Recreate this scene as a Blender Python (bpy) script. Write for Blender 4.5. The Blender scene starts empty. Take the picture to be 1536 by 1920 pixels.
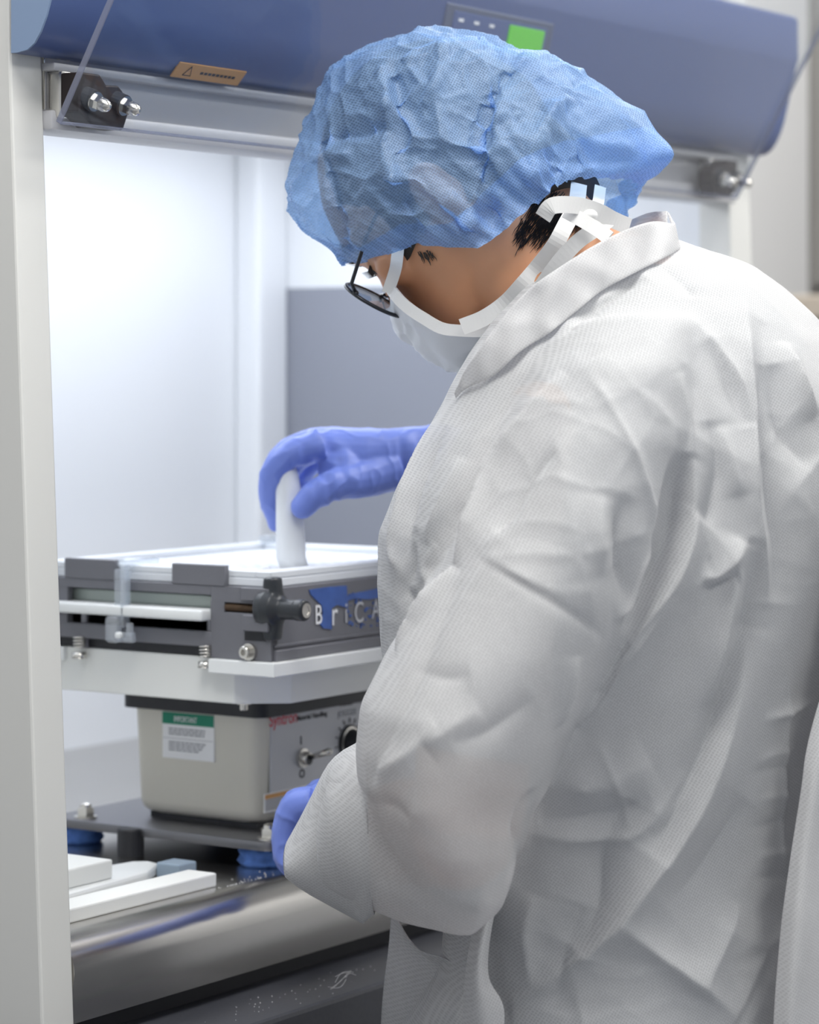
import bpy, bmesh, math, random
import numpy as np
from mathutils import Vector, Matrix, noise
from mathutils.bvhtree import BVHTree

random.seed(7)
S = bpy.context.scene
COL = S.collection

# ------------------------------------------------------------------ camera
# X runs along the bench to the right, Y into the hood, Z up (metres); camera above the origin
ZC = 1.36                      # camera height above the floor
FPX = 5200.0                   # focal length in pixels of the 1536x1920 frame
A = math.radians(33.8)
CA, SA = math.cos(A), math.sin(A)
FWD = Vector((CA, SA, 0)); RGT = Vector((SA, -CA, 0)); UP = Vector((0, 0, 1))
CAM = Vector((0, 0, ZC))
cd = bpy.data.cameras.new('camera'); cam = bpy.data.objects.new('camera', cd); COL.objects.link(cam)
cd.sensor_fit = 'VERTICAL'; cd.sensor_height = 24.0; cd.sensor_width = 19.2
cd.lens = 24.0 * FPX / 1920.0
cd.shift_y = -270.0 / 1920.0
cd.clip_start = 0.05
cd.dof.use_dof = True; cd.dof.focus_distance = 2.08; cd.dof.aperture_fstop = 4.2
cam.location = CAM
cam.rotation_euler = (math.pi / 2, 0, A - math.pi / 2)
S.camera = cam

# ------------------------------------------------------------------ world, lights, exposure
W = bpy.data.worlds.new('world'); S.world = W; W.use_nodes = True
W.node_tree.nodes['Background'].inputs[0].default_value = (0.90, 0.935, 1.0, 1)
W.node_tree.nodes['Background'].inputs[1].default_value = 0.47
S.view_settings.view_transform = 'Standard'; S.view_settings.look = 'None'
S.view_settings.gamma = 1.0; S.view_settings.use_curve_mapping = False
S.view_settings.exposure = 0.2

def area(name, loc, size, power, color, target=None, rot=None):
    l = bpy.data.lights.new(name, 'AREA'); l.shape = 'RECTANGLE'; l.size, l.size_y = size
    l.energy = power; l.color = color
    o = bpy.data.objects.new(name, l); COL.objects.link(o); o.location = loc
    if target is not None:
        o.rotation_euler = (Vector(target) - Vector(loc)).to_track_quat('-Z', 'Y').to_euler()
    return o
area('ceiling_light_lamp', (1.0, 0.9, 2.69), (1.15, 0.55), 17, (1.0, 0.985, 0.96))
area('ceiling_light_lamp', (2.7, 0.6, 2.69), (1.15, 0.55), 13, (1.0, 0.985, 0.96))
area('ceiling_light_lamp', (1.0, -0.8, 2.69), (1.15, 0.55), 12, (1.0, 0.985, 0.96))
area('ceiling_light_lamp', (3.6, -0.6, 2.69), (1.15, 0.55), 12, (1.0, 0.985, 0.96))
area('ceiling_light_lamp', (3.7, 1.9, 2.69), (1.15, 0.55), 13, (1.0, 0.985, 0.96))  # extra lamp and panel, added to brighten the far right wall
area('hood_lamp', (2.17, 1.78, ZC + 0.27), (1.0, 0.3), 2.05, (0.87, 0.92, 1.0))

# ------------------------------------------------------------------ helpers
def w(x, y, z): return Vector((x, y, z + ZC))          # z measured from camera height
def K(px, py, t):                                      # a measured photo point at distance t
    return CAM + FWD * t + RGT * ((px - 768) / FPX * t) + UP * ((690 - py) / FPX * t)
def tX(px, X):                                         # distance at which the ray meets the plane X
    return X / (CA + SA * (px - 768) / FPX)
def tY(px, Y): return Y / (SA - CA * (px - 768) / FPX)
def pX(px, py, X): return K(px, py, tX(px, X))
def pY(px, py, Y): return K(px, py, tY(px, Y))

MATS = {}
def mat(name, col, rough=0.5, metal=0.0, spec=0.5, bump=None, var=None, emit=None, trans=0, coat=0, sss=0, aniso=0):
    m = bpy.data.materials.new(name); m.use_nodes = True
    nt = m.node_tree; b = nt.nodes['Principled BSDF']
    b.inputs['Base Color'].default_value = (*col, 1); b.inputs['Roughness'].default_value = rough
    b.inputs['Metallic'].default_value = metal; b.inputs['Specular IOR Level'].default_value = spec
    b.inputs['Coat Weight'].default_value = coat; b.inputs['Anisotropic'].default_value = aniso
    if sss:
        b.inputs['Subsurface Weight'].default_value = sss; b.inputs['Subsurface Radius'].default_value = (1, .35, .2)
        b.inputs['Subsurface Scale'].default_value = 0.006
    if emit: b.inputs['Emission Color'].default_value = (*emit[:3], 1); b.inputs['Emission Strength'].default_value = emit[3]
    tc = nt.nodes.new('ShaderNodeTexCoord')
    if var:                                            # (scale, amount): gentle tone variation
        n = nt.nodes.new('ShaderNodeTexNoise'); n.inputs['Scale'].default_value = var[0]; n.inputs['Detail'].default_value = 4
        nt.links.new(tc.outputs['Object'], n.inputs['Vector'])
        r = nt.nodes.new('ShaderNodeMapRange'); r.inputs[3].default_value = 1 - var[1]; r.inputs[4].default_value = 1 + var[1]
        nt.links.new(n.outputs['Fac'], r.inputs[0])
        x = nt.nodes.new('ShaderNodeVectorMath'); x.operation = 'SCALE'; x.inputs[0].default_value = col
        nt.links.new(r.outputs[0], x.inputs['Scale']); nt.links.new(x.outputs[0], b.inputs['Base Color'])
    if bump:                                           # (scale, strength, distance)
        n = nt.nodes.new('ShaderNodeTexNoise'); n.inputs['Scale'].default_value = bump[0]; n.inputs['Detail'].default_value = 3
        nt.links.new(tc.outputs['Object'], n.inputs['Vector'])
        u = nt.nodes.new('ShaderNodeBump'); u.inputs['Strength'].default_value = bump[1]; u.inputs['Distance'].default_value = bump[2]
        nt.links.new(n.outputs['Fac'], u.inputs['Height']); nt.links.new(u.outputs[0], b.inputs['Normal'])
    MATS[name] = m
    return m

def fabric(name, col, dots, translucent, clear, dot_dark, dot_scale, rough=0.6, spec=.25, pore=1.5):
    """thin embossed nonwoven: diffuse + light passing through + pores that let one see through"""
    m = bpy.data.materials.new(name); m.use_nodes = True; nt = m.node_tree; nt.nodes.clear()
    N = nt.nodes.new; L = nt.links.new
    out = N('ShaderNodeOutputMaterial'); tc = N('ShaderNodeTexCoord')
    vo = N('ShaderNodeTexVoronoi'); vo.inputs['Scale'].default_value = dot_scale; vo.inputs['Randomness'].default_value = 0.2; vo.voronoi_dimensions = '2D'
    sx = N('ShaderNodeSeparateXYZ'); cx = N('ShaderNodeCombineXYZ'); L(tc.outputs['Object'], sx.inputs[0])
    df = N('ShaderNodeMath'); df.operation = 'SUBTRACT'; L(sx.outputs[0], df.inputs[0]); L(sx.outputs[1], df.inputs[1])
    d2 = N('ShaderNodeMath'); d2.operation = 'MULTIPLY'; d2.inputs[1].default_value = .72; L(df.outputs[0], d2.inputs[0])
    L(d2.outputs[0], cx.inputs[0]); L(sx.outputs[2], cx.inputs[1])
    rt = N('ShaderNodeVectorRotate'); rt.inputs['Angle'].default_value = .55; L(cx.outputs[0], rt.inputs['Vector']); L(rt.outputs[0], vo.inputs['Vector'])
    mr = N('ShaderNodeMapRange'); mr.inputs[1].default_value = 0.18; mr.inputs[2].default_value = 0.5
    L(vo.outputs['Distance'], mr.inputs[0])            # 0 inside an embossed point
    no = N('ShaderNodeTexNoise'); no.inputs['Scale'].default_value = 22; no.inputs['Detail'].default_value = 6; no.inputs['Roughness'].default_value = .65
    L(tc.outputs['Object'], no.inputs['Vector'])
    mx = N('ShaderNodeMix'); mx.data_type = 'RGBA'
    mx.inputs[6].default_value = (col[0] * dot_dark, col[1] * dot_dark, col[2] * dot_dark, 1); mx.inputs[7].default_value = (*col, 1)
    nb = N('ShaderNodeTexNoise'); nb.inputs['Scale'].default_value = 5; L(tc.outputs['Object'], nb.inputs['Vector'])
    nm = N('ShaderNodeMapRange'); nm.inputs[1].default_value = .42; nm.inputs[2].default_value = .62; nm.inputs[3].default_value = .25; L(nb.outputs['Fac'], nm.inputs[0])
    iv = N('ShaderNodeMath'); iv.operation = 'SUBTRACT'; iv.inputs[0].default_value = 1; L(mr.outputs[0], iv.inputs[1])
    dm = N('ShaderNodeMath'); dm.operation = 'MULTIPLY'; L(iv.outputs[0], dm.inputs[0]); L(nm.outputs[0], dm.inputs[1])
    dv = N('ShaderNodeMath'); dv.operation = 'SUBTRACT'; dv.inputs[0].default_value = 1; L(dm.outputs[0], dv.inputs[1])
    L(dv.outputs[0], mx.inputs[0])
    hs = N('ShaderNodeMapRange'); hs.inputs[1].default_value = .3; hs.inputs[2].default_value = .7; hs.inputs[3].default_value = .93; hs.inputs[4].default_value = 1.03
    L(no.outputs['Fac'], hs.inputs[0])
    sc = N('ShaderNodeVectorMath'); sc.operation = 'SCALE'; L(mx.outputs[2], sc.inputs[0]); L(hs.outputs[0], sc.inputs['Scale'])
    bp = N('ShaderNodeBump'); bp.inputs['Strength'].default_value = dots; bp.inputs['Distance'].default_value = 0.0006
    L(mr.outputs[0], bp.inputs['Height'])
    pr = N('ShaderNodeBsdfPrincipled'); pr.inputs['Roughness'].default_value = rough; pr.inputs['Specular IOR Level'].default_value = spec
    L(sc.outputs[0], pr.inputs['Base Color']); L(bp.outputs[0], pr.inputs['Normal'])
    tl = N('ShaderNodeBsdfTranslucent'); L(sc.outputs[0], tl.inputs['Color']); L(bp.outputs[0], tl.inputs['Normal'])
    m1 = N('ShaderNodeMixShader'); m1.inputs[0].default_value = translucent; L(pr.outputs[0], m1.inputs[1]); L(tl.outputs[0], m1.inputs[2])
    last = m1
    if clear:
        tp = N('ShaderNodeBsdfTransparent'); m2 = N('ShaderNodeMixShader')
        tp.inputs[0].default_value = (min(1, col[0] * 1.0 + .25), min(1, col[1] * 1.0 + .2), 1, 1)
        cr = N('ShaderNodeMapRange'); cr.inputs[3].default_value = min(.6, clear * pore); cr.inputs[4].default_value = clear
        L(mr.outputs[0], cr.inputs[0]); L(cr.outputs[0], m2.inputs[0]); L(m1.outputs[0], m2.inputs[1]); L(tp.outputs[0], m2.inputs[2]); last = m2
    L(last.outputs[0], out.inputs[0])
    MATS[name] = m
    return m

def clearmat(name, tint, refl=1.0, body=0.0, bodycol=(.8, .85, .9), rough=0.02):
    """clear acrylic: straight-through light with a Fresnel sheen and a little body"""
    m = bpy.data.materials.new(name); m.use_nodes = True; nt = m.node_tree; nt.nodes.clear()
    N = nt.nodes.new; L = nt.links.new
    out = N('ShaderNodeOutputMaterial'); tp = N('ShaderNodeBsdfTransparent'); tp.inputs[0].default_value = (*tint, 1)
    gl = N('ShaderNodeBsdfGlossy'); gl.inputs['Roughness'].default_value = rough
    lw = N('ShaderNodeLayerWeight'); lw.inputs[0].default_value = .5
    pw = N('ShaderNodeMath'); pw.operation = 'POWER'; pw.inputs[1].default_value = 5; L(lw.outputs['Facing'], pw.inputs[0])
    mu = N('ShaderNodeMath'); mu.operation = 'MULTIPLY_ADD'; mu.inputs[1].default_value = .9; mu.inputs[2].default_value = .04 * refl; L(pw.outputs[0], mu.inputs[0])
    df = N('ShaderNodeBsdfDiffuse'); df.inputs[0].default_value = (*bodycol, 1)
    m0 = N('ShaderNodeMixShader'); m0.inputs[0].default_value = body; L(tp.outputs[0], m0.inputs[1]); L(df.outputs[0], m0.inputs[2])
    m1 = N('ShaderNodeMixShader'); L(mu.outputs[0], m1.inputs[0]); L(m0.outputs[0], m1.inputs[1]); L(gl.outputs[0], m1.inputs[2])
    L(m1.outputs[0], out.inputs[0]); MATS[name] = m
    return m

def tag(o, label=None, cat=None, group=None, kind=None):
    if label: o['label'] = label
    if cat: o['category'] = cat
    if group: o['group'] = group
    if kind: o['kind'] = kind
    return o
def thing(name, loc, label, cat, group=None):
    o = bpy.data.objects.new(name, None); COL.objects.link(o); o.location = loc; o.empty_display_size = .05
    return tag(o, label, cat, group)
def link_mesh(name, me, m, parent=None, label=None, smooth=False):
    o = bpy.data.objects.new(name, me); COL.objects.link(o)
    for k in (m if isinstance(m, (list, tuple)) else [m]):
        if k is not None: me.materials.append(MATS[k] if isinstance(k, str) else k)
    if smooth:
        for p in me.polygons: p.use_smooth = True
    if parent is not None: attach(o, parent)
    if label: o['label'] = label
    return o
def world_loc(o):
    v = Vector(o.location)
    return v + world_loc(o.parent) if o.parent else v
def attach(o, parent):                                 # mesh data stay in world coordinates
    off = world_loc(parent)
    if o.type == 'MESH': o.data.transform(Matrix.Translation(-off)); o.data.update()
    else: o.location = Vector(o.location) - off
    o.parent = parent
class B:
    """collects shapes into one bmesh"""
    def __init__(s): s.bm = bmesh.new()
    def box(s, a, b, bev=0, seg=2, mtx=None, mi=0):
        a, b = Vector(a), Vector(b); c = (a + b) / 2; d = b - a
        g = bmesh.ops.create_cube(s.bm, size=1.0)
        for v in g['verts']: v.co = Vector((v.co.x * abs(d.x), v.co.y * abs(d.y), v.co.z * abs(d.z))) + c
        vs = g['verts']
        if bev:
            es = {e for v in vs for e in v.link_edges}
            r = bmesh.ops.bevel(s.bm, geom=list(es), offset=bev, segments=seg, affect='EDGES', profile=.5)
            vs = list({v for f in r['faces'] for v in f.verts} | {v for v in vs if v.is_valid})
        if mtx is not None:
            for v in vs: v.co = mtx @ v.co
        if mi:
            for f in {f for v in vs for f in v.link_faces}: f.material_index = mi
        return s
    def prism(s, pts, axis, lo, hi, bev=0, seg=2):
        """polygon pts extruded along axis 0/1/2 between lo and hi"""
        def mk(p, c):
            l = [p[0], p[1]]; l.insert(axis, c); return Vector(l)
        v0 = [s.bm.verts.new(mk(p, lo)) for p in pts]; v1 = [s.bm.verts.new(mk(p, hi)) for p in pts]
        n = len(pts); fs = [s.bm.faces.new(v0), s.bm.faces.new(v1[::-1])]
        for i in range(n): fs.append(s.bm.faces.new((v0[i], v1[i], v1[(i + 1) % n], v0[(i + 1) % n])))
        bmesh.ops.recalc_face_normals(s.bm, faces=fs)
        if bev:
            bmesh.ops.bevel(s.bm, geom=list({e for f in fs for e in f.edges}), offset=bev, segments=seg, affect='EDGES', profile=.5)
        return s
    def lathe(s, prof, o, ax, n=24):
        """profile [(radius, height)] turned about axis ax from o"""
        ax = Vector(ax).normalized(); u = ax.orthogonal().normalized(); v = ax.cross(u); o = Vector(o); rings = []
        for r, h in prof:
            rings.append([s.bm.verts.new(o + ax * h + (u * math.cos(2 * math.pi * i / n) + v * math.sin(2 * math.pi * i / n)) * max(r, 1e-5)) for i in range(n)])
        fs = []
        for a, b in zip(rings, rings[1:]):
            for i in range(n): fs.append(s.bm.faces.new((a[i], a[(i + 1) % n], b[(i + 1) % n], b[i])))
        fs.append(s.bm.faces.new(rings[0][::-1])); fs.append(s.bm.faces.new(rings[-1]))
        bmesh.ops.recalc_face_normals(s.bm, faces=fs)
        return s
    def tube(s, pts, r, n=10, cap=True):
        pts = [Vector(p) for p in pts]; rs = r if isinstance(r, (list, tuple)) else [r] * len(pts); rings = []; u = None
        for i, p in enumerate(pts):
            d = (pts[min(i + 1, len(pts) - 1)] - pts[max(i - 1, 0)]).normalized()
            u = d.orthogonal().normalized() if u is None else (u - d * u.dot(d)).normalized()
            v = d.cross(u)
            rings.append([s.bm.verts.new(p + (u * math.cos(2 * math.pi * k / n) + v * math.sin(2 * math.pi * k / n)) * rs[i]) for k in range(n)])
        return s.skin(rings, cap)
    def skin(s, rings, cap=True, closed=True):
        n = len(rings[0]); fs = []
        for a, b in zip(rings, rings[1:]):
            for i in range(n if closed else n - 1): fs.append(s.bm.faces.new((a[i], a[(i + 1) % n], b[(i + 1) % n], b[i])))
        if cap and closed: fs.append(s.bm.faces.new(rings[0][::-1])); fs.append(s.bm.faces.new(rings[-1]))
        bmesh.ops.recalc_face_normals(s.bm, faces=fs)
        return s
    def ring(s, c, u, v, n=28, p=2.0):
        c, u, v = Vector(c), Vector(u), Vector(v); out = []
        for i in range(n):
            a = 2 * math.pi * i / n; ca, sa = math.cos(a), math.sin(a)
            out.append(s.bm.verts.new(c + u * math.copysign(abs(ca) ** (2 / p), ca) + v * math.copysign(abs(sa) ** (2 / p), sa)))
        return out
    def ball(s, c, r, scale=(1, 1, 1), n=12, rot=None):
        g = bmesh.ops.create_uvsphere(s.bm, u_segments=n * 2, v_segments=n, radius=r)
        for v in g['verts']:
            q = Vector((v.co.x * scale[0], v.co.y * scale[1], v.co.z * scale[2]))
            v.co = Vector(c) + (rot @ q if rot is not None else q)
        return s
    def obj(s, name, m, parent=None, label=None, smooth=False):
        me = bpy.data.meshes.new(name); s.bm.to_mesh(me); s.bm.free()
        return link_mesh(name, me, m, parent, label, smooth)
def auto_smooth(o, deg=40):
    me = o.data
    for p in me.polygons: p.use_smooth = True
    bm = bmesh.new(); bm.from_mesh(me)
    for e in bm.edges:
        if len(e.link_faces) == 2 and e.calc_face_angle(0) > math.radians(deg): e.smooth = False
    bm.to_mesh(me); bm.free()
    return o
def baked(b, mods):
    """mesh of a builder after modifiers [(type, {settings})]"""
    me = bpy.data.meshes.new('tmp'); b.bm.to_mesh(me); b.bm.free()
    o = bpy.data.objects.new('tmp', me); COL.objects.link(o)
    for ty, kw in mods:
        q = o.modifiers.new(ty, ty)
        for k, v in kw.items(): setattr(q, k, v)
    dg = bpy.context.evaluated_depsgraph_get()
    out = bpy.data.meshes.new_from_object(o.evaluated_get(dg))
    bpy.data.objects.remove(o); bpy.data.meshes.remove(me)
    return out
def get_co(me):
    a = np.empty(len(me.vertices) * 3); me.vertices.foreach_get('co', a); return a.reshape(-1, 3)
def get_no(me):
    a = np.empty(len(me.vertices) * 3); me.vertex_normals.foreach_get('vector', a); return a.reshape(-1, 3)
def set_co(me, a): me.vertices.foreach_set('co', a.ravel()); me.update()
def cr(pts, n):
    """Catmull-Rom through pts, n steps per span"""
    P = [Vector(p) for p in pts]; P = [2 * P[0] - P[1]] + P + [2 * P[-1] - P[-2]]; out = []
    for i in range(1, len(P) - 2):
        for k in range(n):
            t = k / n; a, b, c, d = P[i - 1:i + 3]
            out.append(.5 * ((2 * b) + (c - a) * t + (2 * a - 5 * b + 4 * c - d) * t * t + (3 * b - a - 3 * c + d) * t ** 3))
    return out + [P[-2]]
def interp(x, xs, ys): return float(np.interp(x, xs, ys))
def ribbon(b, pts, width, face, thick=.0006, n=6, twist=None):
    """cloth tape along pts; face = outward normal(s)"""
    P = cr(pts, n); rings = []
    for i, p in enumerate(P):
        d = (P[min(i + 1, len(P) - 1)] - P[max(i - 1, 0)]).normalized()
        f = face(i / (len(P) - 1)) if callable(face) else Vector(face)
        s_ = d.cross(f).normalized(); f2 = s_.cross(d).normalized()
        h = (width(i / (len(P) - 1)) if callable(width) else width) / 2
        rings.append([b.bm.verts.new(p + s_ * a * h + f2 * c * thick) for a, c in ((-1, -1), (1, -1), (1, 1), (-1, 1))])
    return b.skin(rings)
def text(name, body, m, loc, right, up, size, parent, align='LEFT', sx=1.0, ext=.00012, offs=0.0):
    c = bpy.data.curves.new(name, 'FONT'); c.body = body; c.size = size; c.extrude = ext; c.align_x = align; c.offset = offs
    c.materials.append(MATS[m]); o = bpy.data.objects.new(name, c); COL.objects.link(o)
    r = Vector(right).normalized(); u = Vector(up).normalized(); n_ = r.cross(u)
    M = Matrix((r * sx, u, n_)).transposed().to_4x4(); M.translation = Vector(loc)
    dg = bpy.context.evaluated_depsgraph_get(); me = bpy.data.meshes.new_from_object(o.evaluated_get(dg))
    bpy.data.objects.remove(o); me.transform(M)
    o = bpy.data.objects.new(name, me); COL.objects.link(o); attach(o, parent)
    return o

def crease(v, sc, seed):
    """paper-like crumple: straight sharp ridges between flat facets, 0..1"""
    d, _ = noise.voronoi(v * sc + Vector((seed, seed * 2.3, seed * .7)))
    return max(0.0, 1 - (d[1] - d[0]) * 2.2)

# ------------------------------------------------------------------ materials
mat('white_paint', (.72, .72, .69), .45, bump=(60, .05, .001))
mat('white_panel', (.80, .82, .85), .35)
mat('grey_panel', (.27, .285, .335), .5)
mat('hood_blue', (.082, .120, .275), .30, spec=.5)
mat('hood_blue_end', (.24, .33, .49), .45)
mat('panel_dark', (.10, .12, .19), .5)
mat('lcd', (.10, .42, .05), .3, emit=(.09, .42, .01, .42))
mat('aluminium', (.58, .58, .60), .42, metal=.3)
mat('steel', (.60, .585, .56), .24, metal=1.0, var=(14, .05), bump=(90, .04, .0004))
mat('bright_steel', (.68, .66, .62), .22, metal=1.0)
mat('dark_steel', (.23, .23, .25), .38, metal=1.0)
mat('bracket_black', (.022, .016, .016), .5, spec=.3)
mat('orange_label', (.66, .34, .11), .5)
mat('black_print', (.02, .02, .025), .6)
mat('grey_print', (.30, .31, .34), .6)
mat('red_print', (.62, .03, .06), .5)
mat('white_print', (.85, .86, .88), .5)
mat('green_label', (.0, .22, .13), .5)
mat('blue_label', (.035, .10, .36), .4, var=(90, .35))
mat('stone_dark', (.055, .058, .070), .5, var=(240, .25), bump=(400, .15, .0004))
mat('frame_grey', (.15, .152, .172), .5, var=(60, .06))
mat('plastic_white', (.80, .82, .82), .4)
mat('plastic_milky', (.78, .79, .77), .45)
mat('plastic_blue_grey', (.28, .36, .45), .45)
mat('tray_white', (.74, .77, .81), .4)
mat('green_glass', (.55, .62, .58), .25)
mat('black_rubber', (.018, .019, .024), .5)
mat('knob_black', (.026, .03, .036), .36, bump=(160, .15, .0005))
mat('rust', (.10, .065, .04), .6, metal=.6, var=(300, .4))
mat('cream_enamel', (.66, .64, .57), .4)
mat('grey_plate', (.52, .53, .56), .35)
mat('blue_cloth', (.07, .17, .50), .7, var=(120, .5), bump=(140, .8, .002))
mat('glove', (.17, .245, .68), .46, spec=.4, sss=.0)
mat('skin', (.66, .32, .17), .5, sss=.12, bump=(500, .06, .0003), var=(40, .08))
mat('eye_white', (.75, .74, .72), .2)
mat('hair', (.012, .010, .010), .45)
mat('glasses_black', (.012, .014, .02), .3)
mat('mask_white', (.80, .83, .88), .6)
mat('tape_white', (.82, .82, .81), .6, bump=(700, .2, .0004))
mat('trousers', (.05, .06, .09), .8)
mat('shirt', (.12, .16, .235), .8); mat('shirt_light', (.50, .50, .52), .8)
mat('shoe', (.7, .7, .7), .6)
mat('floor', (.24, .25, .27), .35, var=(3, .05))
mat('ceiling', (.75, .75, .74), .7)
mat('room_wall', (.70, .70, .70), .6)
mat('room_grey', (.20, .195, .185), .5)
mat('room_beige', (.50, .44, .37), .5)
mat('lamp', (1, 1, 1), .5, emit=(1, .985, .96, 4.0))
mat('lamp_hood', (1, 1, 1), .5, emit=(.9, .94, 1, 2.0))
mat('powder', (.8, .8, .8), .8)
clearmat('acrylic', (.95, .965, .98), refl=1.0, body=.015, bodycol=(.50, .52, .62))
clearmat('acrylic_edge', (.62, .66, .76), refl=1.0, body=.55, bodycol=(.30, .32, .42))
clearmat('clip_clear', (.90, .93, .96), refl=1.6, body=.22, bodycol=(.85, .88, .93), rough=.08)
clearmat('lens', (.95, .97, .98), refl=1.6, body=.04)
fabric('gown', (.765, .77, .77), .10, .22, .13, .93, 520, pore=2.1)
fabric('cap', (.40, .61, .95), .35, .25, .42, .84, 520, .38, .6)

# ------------------------------------------------------------------ room shell
def struct(o): o['kind'] = 'structure'; return o
struct(B().box((-2.2, -2.4, -.06), (5.2, 3.2, 0)).obj('floor', 'floor'))
struct(B().box((-2.2, -2.4, 2.72), (5.2, 3.2, 2.8)).obj('ceiling', 'ceiling'))
struct(B().box((4.55, -2.4, 0), (4.65, 3.2, 2.72)).obj('wall_right', 'room_wall'))
struct(B().box((-2.2, 3.1, 0), (4.55, 3.2, 2.72)).obj('wall_back', 'room_wall'))
for x, y, wh in ((1.0, .9, 'above the left end of the hood'), (2.7, .6, 'behind the right shoulder of the person'), (1.0, -.8, 'above the camera side of the room'), (3.6, -.6, 'in the far corner behind the person'), (3.7, 1.9, 'added near the tall grey cabinet to brighten the far wall')):
    cl = thing('ceiling_light', (x, y, 2.7), 'white flush ceiling light panel ' + wh, 'ceiling light', 'ceiling light panels')
    B().box((x - .61, y - .31, 2.696), (x + .61, y - .285, 2.72)).box((x - .61, y + .285, 2.696), (x + .61, y + .31, 2.72)) \
        .box((x - .61, y - .285, 2.696), (x - .585, y + .285, 2.72)).box((x + .585, y - .285, 2.696), (x + .61, y + .285, 2.72)).obj('frame', 'white_paint', cl)
    B().box((x - .585, y - .285, 2.70), (x + .585, y + .285, 2.72)).obj('diffuser', 'lamp', cl)

# far right of the room: tall grey cabinet over a beige one
c1 = thing('wall_cabinet', (4.4, 1.7, ZC + .12), 'tall grey cabinet at the right edge beyond the hood', 'cabinet')
B().box((4.30, 1.2, ZC + .125), (4.545, 2.063, 2.5), .004).obj('body', 'room_grey', c1)
B().box((4.285, 1.22, ZC + .14), (4.30, 2.05, 2.48), .003).obj('door', 'room_grey', c1)
c2 = thing('base_cabinet', (4.3, 1.6, 0), 'beige cabinet under the tall grey one at right edge', 'cabinet')
B().box((4.10, 1.2, 0), (4.545, 1.985, ZC + .08), .004).obj('body', 'room_beige', c2)
B().box((4.08, 1.18, ZC + .08), (4.545, 2.005, ZC + .118), .004).obj('worktop', 'room_beige', c2)

# ------------------------------------------------------------------ the ventilated hood
BT = ZC - .43                  # bench top
hood = thing('fume_hood', (2.17, 1.75, BT), 'powder weighing hood with blue head unit and lifted clear front sash', 'fume hood')
def post(x0, x1):
    b = B(); b.prism([(1.376 - .0012, ZC - .514), (1.4085, ZC + .24), (1.412, ZC + .56), (2.07, ZC + .56), (2.07, ZC - .514)], 0, x0, x1, .002)
    return b
post(1.564, 1.600).obj('side_panel', 'white_paint', hood, 'white slanted side panel at left')
# right side panel: white upper part, grey lower part, framed at the front
b = B(); b.box((2.75, 1.43, ZC + .098), (2.762, 2.07, ZC + .5)); b.obj('side_panel', 'white_panel', hood, 'white upper right side panel')
b = B(); b.box((2.75, 1.43, BT), (2.762, 2.07, ZC + .098)); b.obj('side_panel', 'grey_panel', hood, 'grey lower right side panel')
b = B(); b.prism([(1.385, BT), (1.4085, ZC + .24), (1.412, ZC + .5), (1.445, ZC + .5), (1.445, BT)], 0, 2.735, 2.785, .002)
b.obj('front_post', 'white_paint', hood)
B().box((1.60, 2.058, BT), (2.75, 2.072, ZC + .5)).obj('back_panel', 'white_panel', hood)
B().box((2.69, 2.02, BT), (2.75, 2.058, ZC + .5), .006).obj('corner_post', 'white_panel', hood)
B().box((1.60, 1.45, ZC + .30), (2.75, 2.058, ZC + .32)).obj('hood_roof', 'white_panel', hood)
B().box((1.67, 1.63, ZC + .275), (2.67, 1.93, ZC + .30), .004).obj('hood_light', 'lamp_hood', hood, 'white light inside the hood')
# aluminium front rail
b = B(); b.box((1.600, 1.408, ZC + .195), (2.735, 1.440, ZC + .240), .002)
b.box((1.600, 1.398, ZC + .181), (2.735, 1.440, ZC + .1965), .0025).box((1.600, 1.396, ZC + .226), (2.735, 1.410, ZC + .2325), .0015)
auto_smooth(b.obj('front_rail', 'aluminium', hood, 'aluminium front rail'))
# blue head unit (fascia profile extruded along X)
prof = [(1.4040, ZC + .236), (1.398, ZC + .236), (1.388, ZC + .2375), (1.381, ZC + .242), (1.375, ZC + .250), (1.3695, ZC + .261), (1.365, ZC + .274),
        (1.3500, ZC + .337), (1.3485, ZC + .341), (1.349, ZC + .384), (1.352, ZC + .388), (1.4040, ZC + .40)]
prof = [p for i, p in enumerate(prof) if i == 0 or p != prof[i - 1]]
def tri_prof(x0, x1, m, label=None, name='head_unit'):
    b = B(); b.prism(prof, 0, x0, x1); return auto_smooth(b.obj(name, m, hood, label), 28)
hd = tri_prof(1.5625, 2.787, 'hood_blue', 'blue head unit')
endp = prof
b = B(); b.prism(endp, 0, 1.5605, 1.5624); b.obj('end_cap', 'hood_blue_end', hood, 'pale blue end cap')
# control panel with green screen on the sloping face
def face_pt(X, s, off):        # s metres up the slope from the lower crease
    d = Vector((0, -.0150, .063)).normalized(); n_ = Vector((0, -d.z, d.y))
    return Vector((X, 1.365, ZC + .274)) + d * s + n_ * off, d, n_
def face_box(b, x0, x1, s0, s1, o0, o1, bev=0):
    c, d, n_ = face_pt(0, 0, 0)
    M = Matrix((Vector((1, 0, 0)), d, n_)).transposed().to_4x4(); M.translation = c
    return b.box((x0, s0, o0), (x1, s1, o1), bev, 2, M)
cp = face_box(B(), 2.080, 2.266, .002, .055, -.004, .0022, .002).obj('control_panel', 'panel_dark', hood, 'dark control panel')
face_box(B(), 2.092, 2.254, .008, .049, .0015, .0030, .001).obj('keypad', 'hood_blue', cp)
face_box(B(), 2.186, 2.248, .020, .046, .0028, .0042, .0008).obj('screen', 'lcd', cp, 'lit green screen')
for i in range(3):
    face_box(B(), 2.100 + i * .026, 2.108 + i * .026, .040, .043, .0028, .0034).obj('button', 'white_print', cp)
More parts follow.
